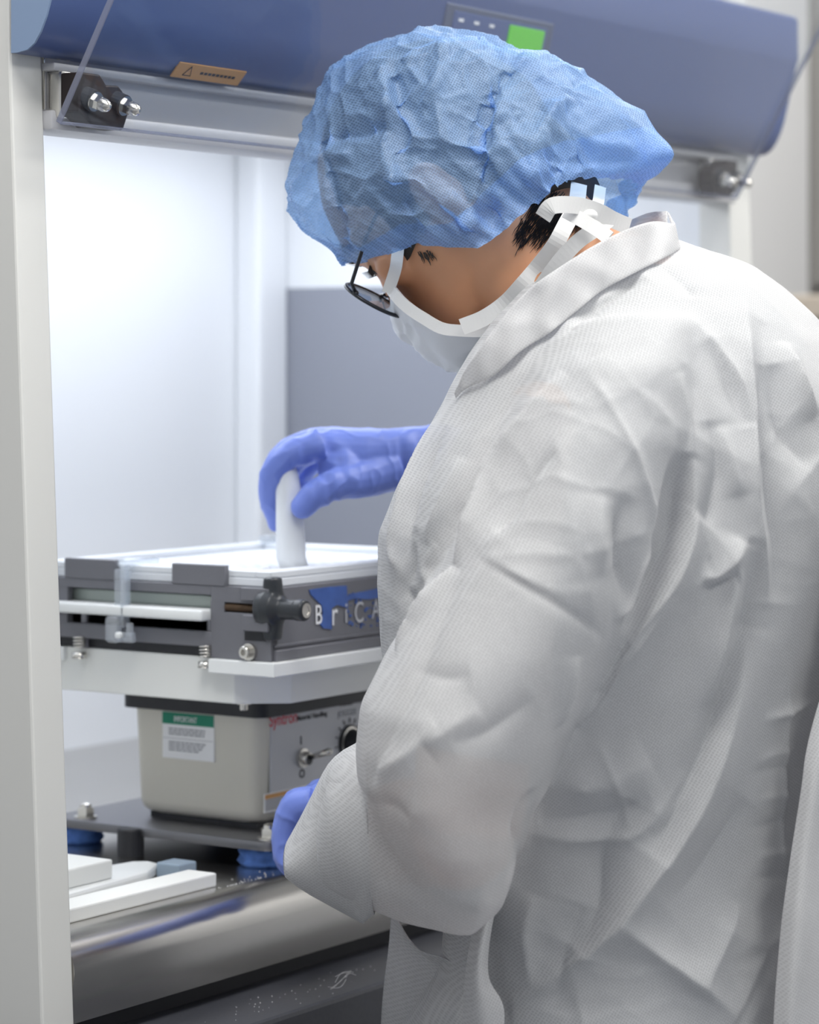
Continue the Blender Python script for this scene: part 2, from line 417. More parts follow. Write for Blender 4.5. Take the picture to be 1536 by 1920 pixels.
# orange warning strip under the head
d_ = Vector((0, -.0125, .0135)).normalized(); n_ = Vector((0, -d_.z, d_.y))
M = Matrix((Vector((1, 0, 0)), d_, n_)).transposed().to_4x4(); M.translation = Vector((1.776, 1.3848, ZC + .2385))
sk = B().box((-.044, -.0075, -.0004), (.044, .0075, .0012), .0004, 1, M).obj('warning_label', 'orange_label', hood, 'orange warning strip')
b = B(); P = [M @ Vector(q) for q in ((-.032, -.004, .0014), (-.027, .005, .0014), (-.022, -.004, .0014), (-.032, -.004, .0014))]
b.tube(P, .0004, 5); b.obj('print', 'black_print', sk)
b = B()
for i in range(9):
    x = -.012 + i * .0052; b.box((x, -.0012, .0011), (x + .0038, .0012, .0014), mtx=M)
b.obj('print', 'black_print', sk)
# small nut heads under the head at the left
b = B()
for dx in (0, .011):
    b.lathe([(.004, 0), (.004, .004), (.0025, .0055)], w(1.612 + dx, 1.402, .2415), (0, -.3, -1), 6)
b.obj('bolt', 'bright_steel', hood)
B().box((1.6005, 1.4065, ZC + .197), (1.6015, 1.4085, ZC + .238)).obj('seam_strip', 'bright_steel', hood)
# sash: thick clear sheet tilted up and out
sd = Vector((0, -.50, .87)).normalized(); sn = Vector((0, -.87, -.50))
M = Matrix((Vector((1, 0, 0)), sd, sn)).transposed().to_4x4(); M.translation = w(1.57, 1.366, .1825)
b = B(); b.box((0, 0, -.003), (1.10, .40, .003), .0006, 1, M)
sash = b.obj('sash', ['acrylic', 'acrylic_edge'], hood, 'clear acrylic sash')
for p in sash.data.polygons:
    if p.area < .02: p.material_index = 1
# hinges on the rail with black arms and domed nuts
def hinge(x, sgn):
    h = auto_smooth(B().box((x - .013, 1.392, ZC + .190), (x + .016, 1.4085, ZC + .2265), .003).obj('hinge', 'bright_steel', hood, 'black and steel sash hinge'))
    pts = [(x + (a_ - .004) * sgn, ZC + z_) for a_, z_ in ((-.010, .224), (.014, .224), (.022, .2165), (.036, .2175), (.047, .209), (.048, .196), (.042, .1835), (.008, .1835), (-.010, .194))]
    b = B(); b.prism([(p[0], p[1]) for p in pts], 1, 1.3735, 1.3925, .0015); b.obj('hinge_arm', 'bracket_black', h)
    for dx, z in ((-.004, .2045), (.031, .2040)):
        o = w(x + dx * sgn, 1.3735, z); ax = Vector((0, -.87, -.32))
        B().lathe([(.0085, -.004), (.0085, .007)], o, ax, 20).obj('washer', 'black_rubber', h)
        b = B(); b.lathe([(.0078, .007), (.0078, .0085)], o, ax, 20); b.lathe([(.0062, .0085), (.0062, .0145)], o, ax, 6)
        b.lathe([(.0055, .0145), (.0052, .0185), (.0038, .0215), (.0012, .0232)], o, ax, 14)
        auto_smooth(b.obj('domed_nut', 'bright_steel', h))
hinge(1.617, 1); hinge(2.676, -1)

# ------------------------------------------------------------------ bench: stainless worktop over a dark stone table
bench = thing('steel_worktop', (2.15, 1.7, BT - .07), 'stainless steel worktop with rounded front edge inside the hood', 'worktop')
cs = [(1.383, BT - .068), (1.376, BT - .028)]
for i in range(1, 9):
    a = math.pi / 2 * i / 8; cs.append((1.376 + .028 * (1 - math.cos(a)), BT - .028 + .028 * math.sin(a)))
cs += [(2.058, BT), (2.058, BT - .02), (1.42, BT - .02), (1.42, BT - .068)]
auto_smooth(B().prism(cs, 0, 1.6005, 2.7345).obj('worktop', 'steel', bench), 30)
B().box((1.61, 1.400, BT - .0849), (2.73, 2.05, BT - .0685)).obj('joint_shade', 'black_rubber', bench)  # black strip in place of the shaded open gap above the stone
table = thing('balance_table', (2.15, 1.7, 0), 'dark grey stone balance table under the steel worktop', 'table')
b = B(); b.box((1.40, 1.312, BT - .155), (2.95, 2.1, BT - .0852), .004); b.obj('top_slab', 'stone_dark', table)
for x in (1.46, 2.72):
    B().box((x, 1.40, 0), (x + .14, 2.05, BT - .155), .006).obj('leg', 'stone_dark', table)
b = B(); b.box((1.6, 1.9, .2), (2.72, 1.95, BT - .2)); b.obj('rear_rail', 'stone_dark', table)

# ------------------------------------------------------------------ vibrating base
base = thing('vibrating_base', (2.03, 1.53, BT), 'cream vibrating machine base with toggle switch on dark foot plate', 'machine')
b = B()
cr_ = []
for cx, cy, a0 in ((2.160, 1.650, 0), (1.912, 1.650, 90), (1.912, 1.425, 180), (2.160, 1.425, 270)):
    for i in range(7):
        a = math.radians(a0 + 15 * i); cr_.append((cx + .015 * math.cos(a), cy + .015 * math.sin(a)))
b.prism(cr_, 2, ZC - .413, ZC - .4045, .0018, 2)
auto_smooth(b.obj('foot_plate', 'dark_steel', base, 'dark steel foot plate'), 35)
for x, y in ((1.911, 1.424), (1.911, 1.630), (2.160, 1.424), (2.160, 1.630)):
    b = B(); b.lathe([(.0105, 0), (.0105, .0016)], w(x, y, -.4045), (0, 0, 1), 20); b.lathe([(.0082, .0016), (.0082, .008), (.007, .0095)], w(x, y, -.4045), (0, 0, 1), 6)
    b.lathe([(.0055, .0095), (.005, .0125), (.002, .014)], w(x, y, -.4045), (0, 0, 1), 12)
    auto_smooth(b.obj('bolt', 'bright_steel', base))
for x, y in ((1.925, 1.440), (1.925, 1.650), (2.150, 1.440), (2.150, 1.650)):
    b = B(); b.lathe([(.009, 0), (.009, .0175)], Vector((x, y, BT)), (0, 0, 1), 16); f = b.obj('foot', 'black_rubber', base, 'black rubber foot')
    b = B(); n = 40; rings = []
    for z, r in ((0, .019), (.004, .023), (.009, .020), (.013, .023), (.0165, .018)):
        rings.append([b.bm.verts.new(Vector((x + (r + .004 * noise.noise(Vector((i * .7, z * 300, x * 9)))) * math.cos(2 * math.pi * i / n), y + (r + .004 * noise.noise(Vector((i * .6, z * 300, 4 + y * 9)))) * math.sin(2 * math.pi * i / n), BT + z))) for i in range(n)])
    b.skin(rings); b.obj('foot_wrap', 'blue_cloth', f, 'crumpled blue wrap round the foot', True)
B().lathe([(.012, 0), (.012, .0225), (.011, .024)], w(1.897, 1.566, -.4298), (0, 0, 1), 20).obj('stop_post', 'black_rubber', base)
# cream enamelled body, slightly tapering, rounded vertical edges
def rrect(b, x0, x1, y0, y1, r, z, k=5):
    out = []
    for cx, cy, a0 in ((x1 - r, y1 - r, 0), (x0 + r, y1 - r, 90), (x0 + r, y0 + r, 180), (x1 - r, y0 + r, 270)):
        for i in range(k + 1):
            a = math.radians(a0 + 90 * i / k); out.append(b.bm.verts.new((cx + r * math.cos(a), cy + r * math.sin(a), z)))
    return out
b = B(); rg = []
for z, i in ((-.3995, .010), (-.3975, .005), (-.394, .0015), (-.388, 0), (-.303, -.003)):
    rg.append(rrect(b, 1.938 + i, 2.125 - i, 1.455 + i, 1.595 - i, .014, ZC + z))
b.skin(rg); auto_smooth(b.obj('housing', 'cream_enamel', base, 'cream enamelled housing'), 50)
B().box((1.948, 1.465, ZC - .4045), (2.115, 1.585, ZC - .399)).obj('under_gasket', 'black_rubber', base)
b = B(); rg = [rrect(b, 1.928, 2.135, 1.445, 1.605, .012, ZC + z) for z in (-.3045, -.284)]
b.skin(rg); auto_smooth(b.obj('top_gasket', 'black_rubber', base, 'black rubber top gasket'), 50)
b = B(); b.box((1.9500, 1.4515, ZC - .390), (2.118, 1.4535, ZC - .306), .0004, 1); fp = b.obj('front_plate', 'grey_plate', base, 'grey printed control plate')
RX = (1, 0, 0); UZ = (0, 0, 1); YF = 1.4513
def fpt(px, py): v = pY(px, py, YF); return Vector((v.x, YF, v.z))
t1 = text('lettering', 'Syntron', 'red_print', fpt(505, 1363), RX, UZ, .0155, fp, sx=.86, offs=.0001); t1['label'] = 'red lettering'
text('lettering', 'Material Handling', 'black_print', fpt(556, 1352), RX, UZ, .0066, fp, offs=.0001)
text('lettering', 'Model', 'black_print', fpt(637, 1325), RX, UZ, .008, fp, offs=.0001)
text('lettering', 'JOGGER', 'grey_print', fpt(634, 1345), RX, UZ, .008, fp, offs=.0001)
text('lettering', 'I', 'black_print', fpt(563, 1396), RX, UZ, .0105, fp, offs=.0002)
text('lettering', 'O', 'black_print', fpt(561, 1459), RX, UZ, .0105, fp, offs=.0003)
# toggle switch
c = fpt(566, 1421); sw = auto_smooth(B().lathe([(.0085, 0), (.0085, .003), (.0062, .0034), (.0062, .007), (.0050, .0085)], c, (0, -1, 0), 24).obj('toggle_switch', 'bright_steel', base, 'chrome toggle switch'))
b = B(); b.tube([c + Vector((0, -.006, 0)), c + Vector((.003, -.020, .005)), c + Vector((.0045, -.027, .0072)), c + Vector((.005, -.0295, .008))], [.0022, .0028, .0034, .0018], 12); b.obj('lever', 'bright_steel', sw, smooth=True)
B().lathe([(.0046, 0), (.0046, .0002)], c + Vector((0, -.0086, -.001)), (0, -1, 0), 18).obj('collar', 'black_rubber', sw)
# dial
c = fpt(655, 1392); b = B(); b.lathe([(.0165, 0), (.0165, .002), (.0115, .003), (.0105, .014), (.009, .0155)], c, (0, -1, 0), 28)
kn = auto_smooth(b.obj('dial', 'black_rubber', base, 'black dial')); 
B().lathe([(.0145, .0021), (.0145, .0026), (.013, .0030), (.0128, .0021)], c, (0, -1, 0), 28).obj('dial_ring', 'bright_steel', kn)
b = B()
for a in range(-30, 211, 24):
    q = c + Vector((math.cos(math.radians(a)), 0, math.sin(math.radians(a)))) * .0205; d = Vector((math.cos(math.radians(a)), 0, math.sin(math.radians(a)))) * .0022
    b.tube([q - d + Vector((0, -.0006, 0)), q + d + Vector((0, -.0006, 0))], .0005, 4)
b.obj('dial_marks', 'black_print', fp)
# warning label on the plate
a, e = fpt(495, 1525), fpt(604, 1468)
b = B(); b.box((a.x, YF - .0004, a.z), (e.x + .012, YF + .0004, e.z + .001)); wl = b.obj('warning_label', 'white_print', fp, 'white and orange warning label')
wx = e.x + .012 - a.x; hz = e.z - a.z
b = B(); b.box((a.x + .001, YF - .0009, a.z + hz * .76), (a.x + wx * .36, YF, e.z)); b.obj('orange_band', 'orange_label', wl); b = B(); b.box((a.x + wx * .62, YF - .0009, a.z + hz * .76), (a.x + wx, YF, e.z)); b.obj('orange_band', 'orange_label', wl)
for x0_, x1_ in ((.0015, wx * .33), (wx * .65, wx * .95)):
    b = B()
    for i in range(5):
        z = a.z + hz * (.64 - i * .13); b.box((a.x + x0_, YF - .0008, z), (a.x + x1_ - wx * .03 * (i % 2), YF, z + .0011))
    tag(b.obj('print', 'grey_print', wl), kind='stuff')
b = B(); b.tube([Vector((a.x + wx * .43, YF - .0006, a.z + hz * .85)), Vector((a.x + wx * .44, YF - .0006, a.z + hz * .5)), Vector((a.x + wx * .50, YF - .0006, a.z + hz * .35)), Vector((a.x + wx * .56, YF - .0006, a.z + hz * .5)), Vector((a.x + wx * .56, YF - .0006, a.z + hz * .88))], .0008, 4)
b.tube([Vector((a.x + wx * .42, YF - .0006, a.z + hz * .36)), Vector((a.x + wx * .52, YF - .0006, a.z + hz * .22))], .001, 4); b.obj('pictogram', 'grey_print', wl)
# important notice on the left side
XF = 1.9352
def spt(px, py): v = pX(px, py, XF); return Vector((XF, v.y, v.z))
a, e = spt(305, 1408), spt(402, 1348)          # lower-left, upper-right
y0, y1 = a.y, e.y; z0, z1 = ZC - .3475, ZC - .3065
b = B(); b.box((XF - .0004, y1, z0), (XF + .0030, y0, z1), .0003, 1); nl = b.obj('notice_label', 'white_print', base, 'white notice with green heading')
b = B(); b.box((XF - .0007, y1 + .0002, z1 - .0105), (XF, y0 - .0002, z1 - .0001)); b.obj('green_band', 'green_label', nl)
text('lettering', 'IMPORTANT', 'white_print', (XF - .0009, y0 - .0135, z1 - .0082), (0, -1, 0), UZ, .0075, nl, sx=.62)
b = B(); rl = [(.0145, 1, .94), (.0168, 1, .93), (.0191, 1, .92), (.0265, 1, .95), (.0288, 1, .9), (.0311, 1, .88), (.0334, 1, .78)]
for dz, s0, s1 in rl:
    yy = y0 - .0075; L_ = (y0 - y1 - .0155) * s1; q = yy
    while q > yy - L_:
        k = min(random.uniform(.003, .008), q - (yy - L_) + .0005); b.box((XF - .00075, q - k, z1 - dz - .0006), (XF, q, z1 - dz + .0006)); q -= k + .0011
b.box((XF - .0007, y1 + .001, z1 - .0232), (XF, y0 - .001, z1 - .0229)); b.obj('print', 'grey_print', nl)

# ------------------------------------------------------------------ capsule filler on top of the base
fil = thing('capsule_filler', (2.02, 1.50, ZC - .284), 'grey framed capsule filling machine with white tray and black wing knob', 'machine')
XL, YN = 1.858, 1.383
# milky slab with chamfered near corner, and its front flange
b = B(); b.prism([(1.865, 1.427), (1.895, 1.389), (2.16, 1.389), (2.16, 1.632), (1.865, 1.632)], 2, ZC - .284, ZC - .2455, .0012)
b.obj('carrier_slab', 'plastic_milky', fil, 'milky white carrier slab')
b = B(); b.box((1.851, 1.374, ZC - .2575), (2.165, 1.444, ZC - .2455), .001); b.obj('flange', 'plastic_white', fil, 'white front flange')
B().box((1.860, 1.612, ZC - .2575), (2.165, 1.652, ZC - .2455), .001).obj('flange', 'plastic_white', fil)
# grey frame: left cheek with slot (built as bars around it), front cheek, back and right cheeks
def cheek(b, x0, x1):
    b.box((x0, 1.446, ZC - .1925), (x1, 1.640, ZC - .184), .0006, 1)
    b.box((x0, 1.446, ZC - .2365), (x1, 1.640, ZC - .2235), .0006, 1)
    b.box((x0, 1.606, ZC - .2240), (x1, 1.640, ZC - .1920), .0006, 1)
    return b
b = cheek(B(), XL, XL + .008)
for y, z in ((1.6035, -.1935), (1.4485, -.1935), (1.6035, -.2225), (1.4485, -.2225)):
    pass
b.box((XL, YN, ZC - .2455), (XL + .010, 1.4465, ZC - .2060), .0006, 1); b.box((XL, YN, ZC - .1978), (XL + .010, 1.4465, ZC - .184), .0006, 1)
b.box((XL, 1.432, ZC - .2065), (XL + .010, 1.4465, ZC - .1970))
b.box((XL + .009, YN + .001, ZC - .210), (XL + .014, 1.44, ZC - .194))
auto_smooth(b.obj('side_cheek', 'frame_grey', fil, 'slotted grey side cheek'))
b = B(); b.box((XL + .0005, YN, ZC - .2455), (2.165, YN + .009, ZC - .184), .0008, 1)
b.box((XL + .004, YN - .003, ZC - .2455), (2.165, YN + .001, ZC - .236), .0008, 1); b.box((XL + .004, YN - .0015, ZC - .234), (2.165, YN + .001, ZC - .2315), .0004, 1)
b.obj('front_cheek', 'frame_grey', fil, 'grey front cheek with worn decal')
B().box((XL, 1.632, ZC - .2455), (2.165, 1.641, ZC - .184), .0006, 1).obj('rear_cheek', 'frame_grey', fil)
B().box((2.157, YN, ZC - .2455), (2.165, 1.641, ZC - .184), .0006, 1).obj('side_cheek', 'frame_grey', fil)
B().box((XL + .0085, 1.40, ZC - .2450), (2.155, 1.63, ZC - .2320)).obj('gap_shade', 'black_rubber', fil, 'black filler standing in for the dark gap under the slot')  # black filler put in as the darkness of the gap over the slab
# block at the near corner carrying the wing knob
b = B(); b.box((XL - .007, YN - .0015, ZC - .2200), (XL + .006, 1.408, ZC - .2065), .0008, 1); b.box((XL - .004, YN - .001, ZC - .1950), (XL + .006, 1.412, ZC - .1838), .0008, 1)
b.obj('clamp_block', 'frame_grey', fil, 'grey clamp block')
B().box((XL - .0006, 1.388, ZC - .2285), (XL + .001, 1.410, ZC - .2205)).obj('slot_shade', 'black_rubber', fil)  # flat black patches stand in for the shade inside the slots
B().box((XL - .0008, 1.4095, ZC - .1925), (XL + .001, 1.4125, ZC - .186)).obj('slot_shade', 'black_rubber', fil)
b = B(); s_ = w(XL + .0035, 1.437, -.2018); b.tube([s_, s_ + Vector((0, -.055, 0))], .0033, 12)
for i in range(22): b.lathe([(.0033, 0), (.0038, .0006), (.0033, .0012)], s_ + Vector((0, -.003 - i * .0022, 0)), (0, -1, 0), 10)
b.obj('screw', 'rust', fil, 'rusty clamp screw')
c = pX(470, 1222, XL); b = B(); b.lathe([(.0072, 0), (.0072, .0035)], c, (-1, 0, 0), 20); b.lathe([(.0052, .0035), (.0052, .0085), (.0046, .009), (.0026, .009), (.0024, .006)], c + Vector((0, .001, 0)), (-1, 0, 0), 18)
auto_smooth(b.obj('socket_screw', 'bright_steel', fil))
# wing knob: hub, two upright lobes, nose with brass-grey insert
kc = w(XL + .004, 1.381, -.2010)
b = B(); b.lathe([(.010, .016), (.0155, .013), (.0165, .006), (.0150, -.002), (.0105, -.006), (.0088, -.0075), (.0085, -.022), (.0092, -.0225), (.0092, -.030), (.0078, -.0315)], kc, (0, 1, 0), 28)
rows = lambda sg: [(kc + Vector((0, .003, sg * z)), r, d) for z, r, d in ((0, .010, .010), (.008, .0095, .0095), (.014, .0078, .008), (.020, .0078, .0072), (.0245, .0078, .0066), (.0262, .0065, .0056))]
for sg in (1, -1):
    rg = [b.ring(c_, Vector((r, 0, 0)), Vector((0, d, 0)), 20, 3) for c_, r, d in rows(sg)]
    b.skin(rg)
me = baked(b, [('REMESH', dict(mode='VOXEL', voxel_size=.0009)), ('SMOOTH', dict(factor=.5, iterations=4))])
kn = link_mesh('wing_knob', me, 'knob_black', fil, 'black wing knob', True)
B().lathe([(.0062, 0), (.0062, .0005), (.0036, .0005), (.003, -.004)], kc + Vector((0, -.0316, 0)), (0, -1, 0), 24).obj('insert', 'bright_steel', kn)
# worn decal on the front cheek
def dpt(px, py): v = pY(px, py, YN - .0006); return Vector((v.x, YN - .0006, v.z))
poly = [(580, 1106), (612, 1101), (650, 1098), (651, 1118), (668, 1112), (716, 1102), (716, 1120), (690, 1124), (668, 1122), (652, 1126), (652, 1140), (632, 1134), (622, 1140), (622, 1180), (606, 1178), (600, 1170), (606, 1150), (603, 1135), (590, 1122), (583, 1115)]
b = B(); P = [dpt(*q) for q in poly]; b.prism([(p.x, p.z) for p in P], 1, YN - .0009, YN + .0002); dl = b.obj('decal', 'blue_label', fil, 'worn blue decal with white letters')
b = B()
for q in range(46):
    x, y = random.uniform(652, 716), random.uniform(1112, 1176); rr = random.uniform(.0006, .0022)
    p = dpt(x, y); b.prism([(p.x + rr * random.uniform(.5, 1.3) * math.cos(k), p.z + rr * .8 * random.uniform(.5, 1.2) * math.sin(k)) for k in (0, .9, 1.8, 2.7, 3.6, 4.5, 5.4)], 1, YN - .0007, YN + .0002)
b.obj('decal_scrap', 'blue_label', dl)['kind'] = 'stuff'
for ch, px, py, sz in (('B', 590, 1171, .024), ('r', 621, 1173, .030), ('i', 646, 1168, .026), ('C', 664, 1168, .026), ('A', 697, 1160, .024)):
    text('lettering', ch, 'white_print' if ch in 'Br' else 'grey_plate', dpt(px, py) + Vector((0, -.0003, 0)), RX, UZ, sz, dl, sx=.8)
# shelf bar, glass insert, springs, blocks
b = B(); b.box((1.846, 1.447, ZC - .2140), (1.875, 1.618, ZC - .2045), .0022, 3); auto_smooth(b.obj('shelf_bar', 'plastic_white', fil, 'white bar in the side slot'))
B().box((1.872, 1.40, ZC - .2045), (2.15, 1.625, ZC - .1945), .0006, 1).obj('insert_plate', 'green_glass', fil, 'pale green insert plate')
for y in (1.592, 1.452):
    b = B(); b.tube([w(1.8665, y, -.2455), w(1.8665, y, -.2140)], .0042, 12); pin = b.obj('pin', 'dark_steel', fil)
    b = B(); P = [w(1.858 + .0052 * math.cos(i * .55), y + .0052 * math.sin(i * .55), -.2455 + i * .00024) for i in range(46)]; b.tube(P, .0008, 6)
    b.lathe([(.0068, 0), (.0062, .005)], w(1.858, y, -.2540), (0, 0, 1), 12); b.obj('spring', 'bright_steel', fil, smooth=True)
for y0, y1 in ((1.551, 1.6085), (1.4315, 1.488)):
    B().box((XL - .001, y0, ZC - .1842), (XL + .006, y1, ZC - .1668), .0006, 1).obj('stop_block', 'frame_grey', fil, 'small grey block on the cheek')
for px, py in ((197, 1283), (457, 1318)):
    c = pX(px, py, 1.885) if px < 300 else pX(px, py, 1.905)
    b = B(); b.lathe([(.007, 0), (.007, .006)], c + Vector((0, 0, -.001)), (0, 0, 1), 6); b.lathe([(.0035, 0), (.0035, .006)], c + Vector((0, 0, -.006)), (0, 0, 1), 10)
    b.obj('nut', 'bright_steel', fil)
# tray: white plate with raised rim and fine hole field
tz0, tz1 = ZC - .184, ZC - .1705
b = B(); b.box((XL + .006, YN + .004, tz0), (2.185, 1.640, tz1 - .006), .001, 1)
for bx in (((XL + .006, YN + .004), (2.185, YN + .020)), ((XL + .006, 1.624), (2.185, 1.640)), ((XL + .006, YN + .02), (XL + .022, 1.624)), ((2.169, YN + .02), (2.185, 1.624))):
    b.box((*bx[0], tz1 - .0062), (*bx[1], tz1), .001, 1)
tray = b.obj('tray', 'tray_white', fil, 'white plastic tray with raised rim')
b = B(); n = 14
for i in range(n):
    for j in range(n - 2): b.lathe([(.0048, 0), (.0038, .0009)], Vector((1.90 + i * .0195, 1.42 + j * .0172, tz1 - .0064)), (0, 0, 1), 8)
b.obj('capsule_collars', 'tray_white', tray)['kind'] = 'stuff'
b = B()
for q in range(140):
    x, y = random.gauss(1.93, .03), random.gauss(1.425, .015); rr = random.uniform(.002, .006)
    b.ball((max(1.885, x), max(1.408, y), tz1 - .006), rr, (1, 1, .5), 4)
tag(b.obj('powder', 'powder', tray), kind='stuff')
# clear clips: hook over the tray rim, reaching down to the flange
def side_clip(px, X):
    y = pX(px, 1100, X).y; q = B(); wd = .0062
    def bar(y0, y1, z0, z1, x0, x1, bev=.0012): q.box((x0, y0, ZC + z0), (x1, y1, ZC + z1), bev, 2)
    bar(y - wd, y + wd, -.2160, -.1735, X - .010, X - .002)
    bar(y - wd, y + wd, -.1735, -.1645, X - .008, X + .040, .004)
    bar(y - wd, y - wd + .004, -.2235, -.170, X - .012, X - .003)
    bar(y - .002, y + wd + .006, -.2370, -.2140, X - .016, X - .008, .003)
    bar(y - .018, y - .001, -.2360, -.2270, X - .015, X - .009)
    bar(y - .0155, y - .011, -.2300, -.2190, X - .015, X - .009)
    o = q.obj('clip', 'clip_clear', fil, 'clear plastic hook clip'); auto_smooth(o)
    B().lathe([(.0030, 0), (.0030, .004), (.0015, .005)], w(X - .016, y - .006, -.2295), (-1, 0, 0), 12).obj('clip_pin', 'plastic_white', o)
side_clip(238, XL)
def far_clip(px, py, t):
    c = K(px, py, t); b = B()
    b.box(c + Vector((-.013, -.006, -.010)), c + Vector((.013, .006, -.001)), .003, 3); b.box(c + Vector((-.013, -.006, -.016)), c + Vector((-.008, .006, -.003)), .002, 2)
    auto_smooth(b.obj('clip', 'clip_clear', fil))
c = pX(290, 1012, 2.165)
for x, y in ((2.180, 1.62), (2.165, 1.450), (2.060, 1.390)):
    b = B(); b.box((x - .014, y - .006, tz1 + .0002), (x + .014, y + .008, tz1 + .0075), .003, 3); b.box((x - .008, y - .012, tz1 - .012), (x + .008, y - .0065, tz1 + .005), .002, 2)
    auto_smooth(b.obj('clip', 'clip_clear', fil, 'clear plastic hook clip'))

# ------------------------------------------------------------------ white plates lying at the left of the bench
def slab(name, pts, z0, z1, m, label, bev=.0015):
    c = Vector((sum(p[0] for p in pts) / len(pts), sum(p[1] for p in pts) / len(pts), BT + z0))
    b = B(); b.prism(pts, 2, BT + z0, BT + z1, bev); me = bpy.data.meshes.new(name); b.bm.to_mesh(me); b.bm.free()
    me.transform(Matrix.Translation(-c)); o = bpy.data.objects.new(name, me); COL.objects.link(o); o.location = c; me.materials.append(MATS[m])
    return tag(o, label, 'plate', 'white plates at the left of the bench')
def zp(px, py, z): t = (-(z - .43)) * FPX / (py - 690) if False else (.43 - z) * FPX / (py - 690); return K(px, py, t)
p = lambda px, py, z: tuple(zp(px, py, z)[:2])
slab('filling_plate', [(1.62, 1.412), (1.822, 1.412), (1.822, 1.442), (1.62, 1.442)], 0, .0115, 'plastic_milky', 'long white plastic bar lying nearest the rounded steel edge')
slab('filling_plate', [(1.61, 1.452), (1.800, 1.468), (1.838, 1.486), (1.842, 1.500), (1.832, 1.512), (1.61, 1.548)], 0, .010, 'plastic_white', 'flat white sheet with rounded tip behind the long white bar', .003)
slab('filling_plate', [(1.62, 1.470), (1.760, 1.472), (1.760, 1.525), (1.62, 1.535)], .0101, .026, 'plastic_milky', 'thick white plate stacked on the flat white sheet')
bl = slab('spacer_block', [(1.826, 1.455), (1.850, 1.455), (1.850, 1.480), (1.826, 1.480)], 0, .013, 'plastic_blue_grey', 'small blue grey block beside the white sheet'); bl['category'] = 'block'; del bl['group']
# spilled powder grains
b = B()
for i in range(90):
    if i < 45: x, y, z = 1.86 + random.gauss(0, .035), 1.405 + random.gauss(0, .007), BT
    elif i < 70: x, y, z = 1.80 + random.gauss(0, .06), 1.345 + random.gauss(0, .012), BT - .085
    else: x, y, z = 1.87 + random.gauss(0, .06), 1.352 + random.gauss(0, .008), BT - .085
    y = max(y, 1.405) if i < 45 else y
    b.ball((x, y, z + .0003), random.uniform(.0002, .00055), n=3)
tag(b.obj('powder_grains', 'powder'), 'scattered white powder grains on the steel and stone edges', 'powder', kind='stuff')
b = B()
for k in range(5):
    P = [pY(615 + k * 4 + 60 * q + 4 * math.sin(k * 3 + q * 6), 1850 - k * 3 - 26 * q + 9 * math.sin(k + q * 5), 1.3105) for q in (0, .15, .3, .45, .6)]
    b.tube(cr(P, 4), .00018, 4)
tag(b.obj('fibre_tuft', 'powder'), 'tuft of white fibres caught on the stone table edge', 'fibre')

# ------------------------------------------------------------------ the person
man = thing('person', (1.85, 1.06, 0), 'person in white gown, blue hair cap and gloves bent over the hood bench', 'person')
XM = 1.85                                              # middle plane of the body
# ---- head frame: pitched forward 48 degrees, looking down at the machine
H0 = w(1.85, 1.199, .140); PI_ = math.radians(48)
HF = Vector((0, math.cos(PI_), -math.sin(PI_))); HU = Vector((0, math.sin(PI_), math.cos(PI_))); HR = Vector((1, 0, 0))
def hd_(r, f, u): return H0 + HR * r + HF * f + HU * u

def torso_ring(b, py, L, R, ratio=1.12, n=44, p=2.2, grow=0.0, X=XM):
    c = (L + R) / 2; t = tX(c, X); hw = (R - L) / 2 / FPX * t + grow
    ay = hw / math.hypot(SA * ratio, CA); ax = ratio * ay
    return b.ring(K(c, py, t), Vector((ax, 0, 0)), Vector((0, ay, 0)), n, p)
def limb_ring(b, a, e, t, rd, n=30, p=2.0, grow=0.0):
    """ring whose two outline points are a and e and whose depth radius is rd"""
    A_, E_ = K(*a, t), K(*e, t); u = (A_ - E_) / 2; k = 1 + grow / u.length
    return b.ring((A_ + E_) / 2, u * k, FWD * (rd + grow), n, p)

TORSO = [(452, 1165, 1265), (470, 1120, 1325), (500, 1060, 1412), (540, 1000, 1470), (590, 945, 1523), (640, 905, 1565), (700, 868, 1597), (760, 840, 1620),
         (830, 800, 1635), (910, 757, 1640), (1000, 724, 1638), (1100, 722, 1625), (1200, 730, 1608), (1300, 745, 1590), (1420, 770, 1570),
         (1540, 795, 1552), (1640, 812, 1545), (1720, 842, 1540), (1800, 838, 1540), (1860, 800, 1542), (1960, 730, 1548), (2250, 690, 1570), (2620, 670, 1590)]
SLEEVE = [((1040, 600), (1330, 590), 2.03, .085), ((985, 690), (1320, 690), 2.01, .105), ((930, 820), (1300, 815), 1.995, .115), ((880, 950), (1262, 960), 1.98, .115),
          ((810, 1090), (1205, 1110), 1.965, .112), ((725, 1220), (1142, 1225), 1.955, .110), ((672, 1320), (1092, 1330), 1.95, .108), ((664, 1400), (1040, 1430), 1.95, .105),
          ((668, 1470), (1000, 1510), 1.95, .100), ((720, 1560), (985, 1590), 1.95, .092), ((790, 1660), (950, 1672), 1.95, .072)]
FORE = [((985, 1520), (930, 1700), 1.955, .060), ((940, 1450), (880, 1742), 1.965, .090), ((860, 1410), (830, 1734), 1.985, .098), ((760, 1390), (745, 1714), 2.02, .098),
        ((672, 1392), (690, 1690), 2.06, .092), ((618, 1442), (640, 1668), 2.095, .082), ((598, 1500), (606, 1650), 2.115, .066)]
def far_sleeve(b, g=0):
    P = [w(2.02, 1.03, -.03), w(2.10, 1.06, -.10), w(2.155, 1.14, -.155), w(2.12, 1.23, -.12), w(2.08, 1.30, -.09)]
    b.tube(cr(P, 4), [x + g for x in np.interp(np.linspace(0, 1, 17), [0, .3, .6, 1], [.085, .085, .08, .062])], 20)

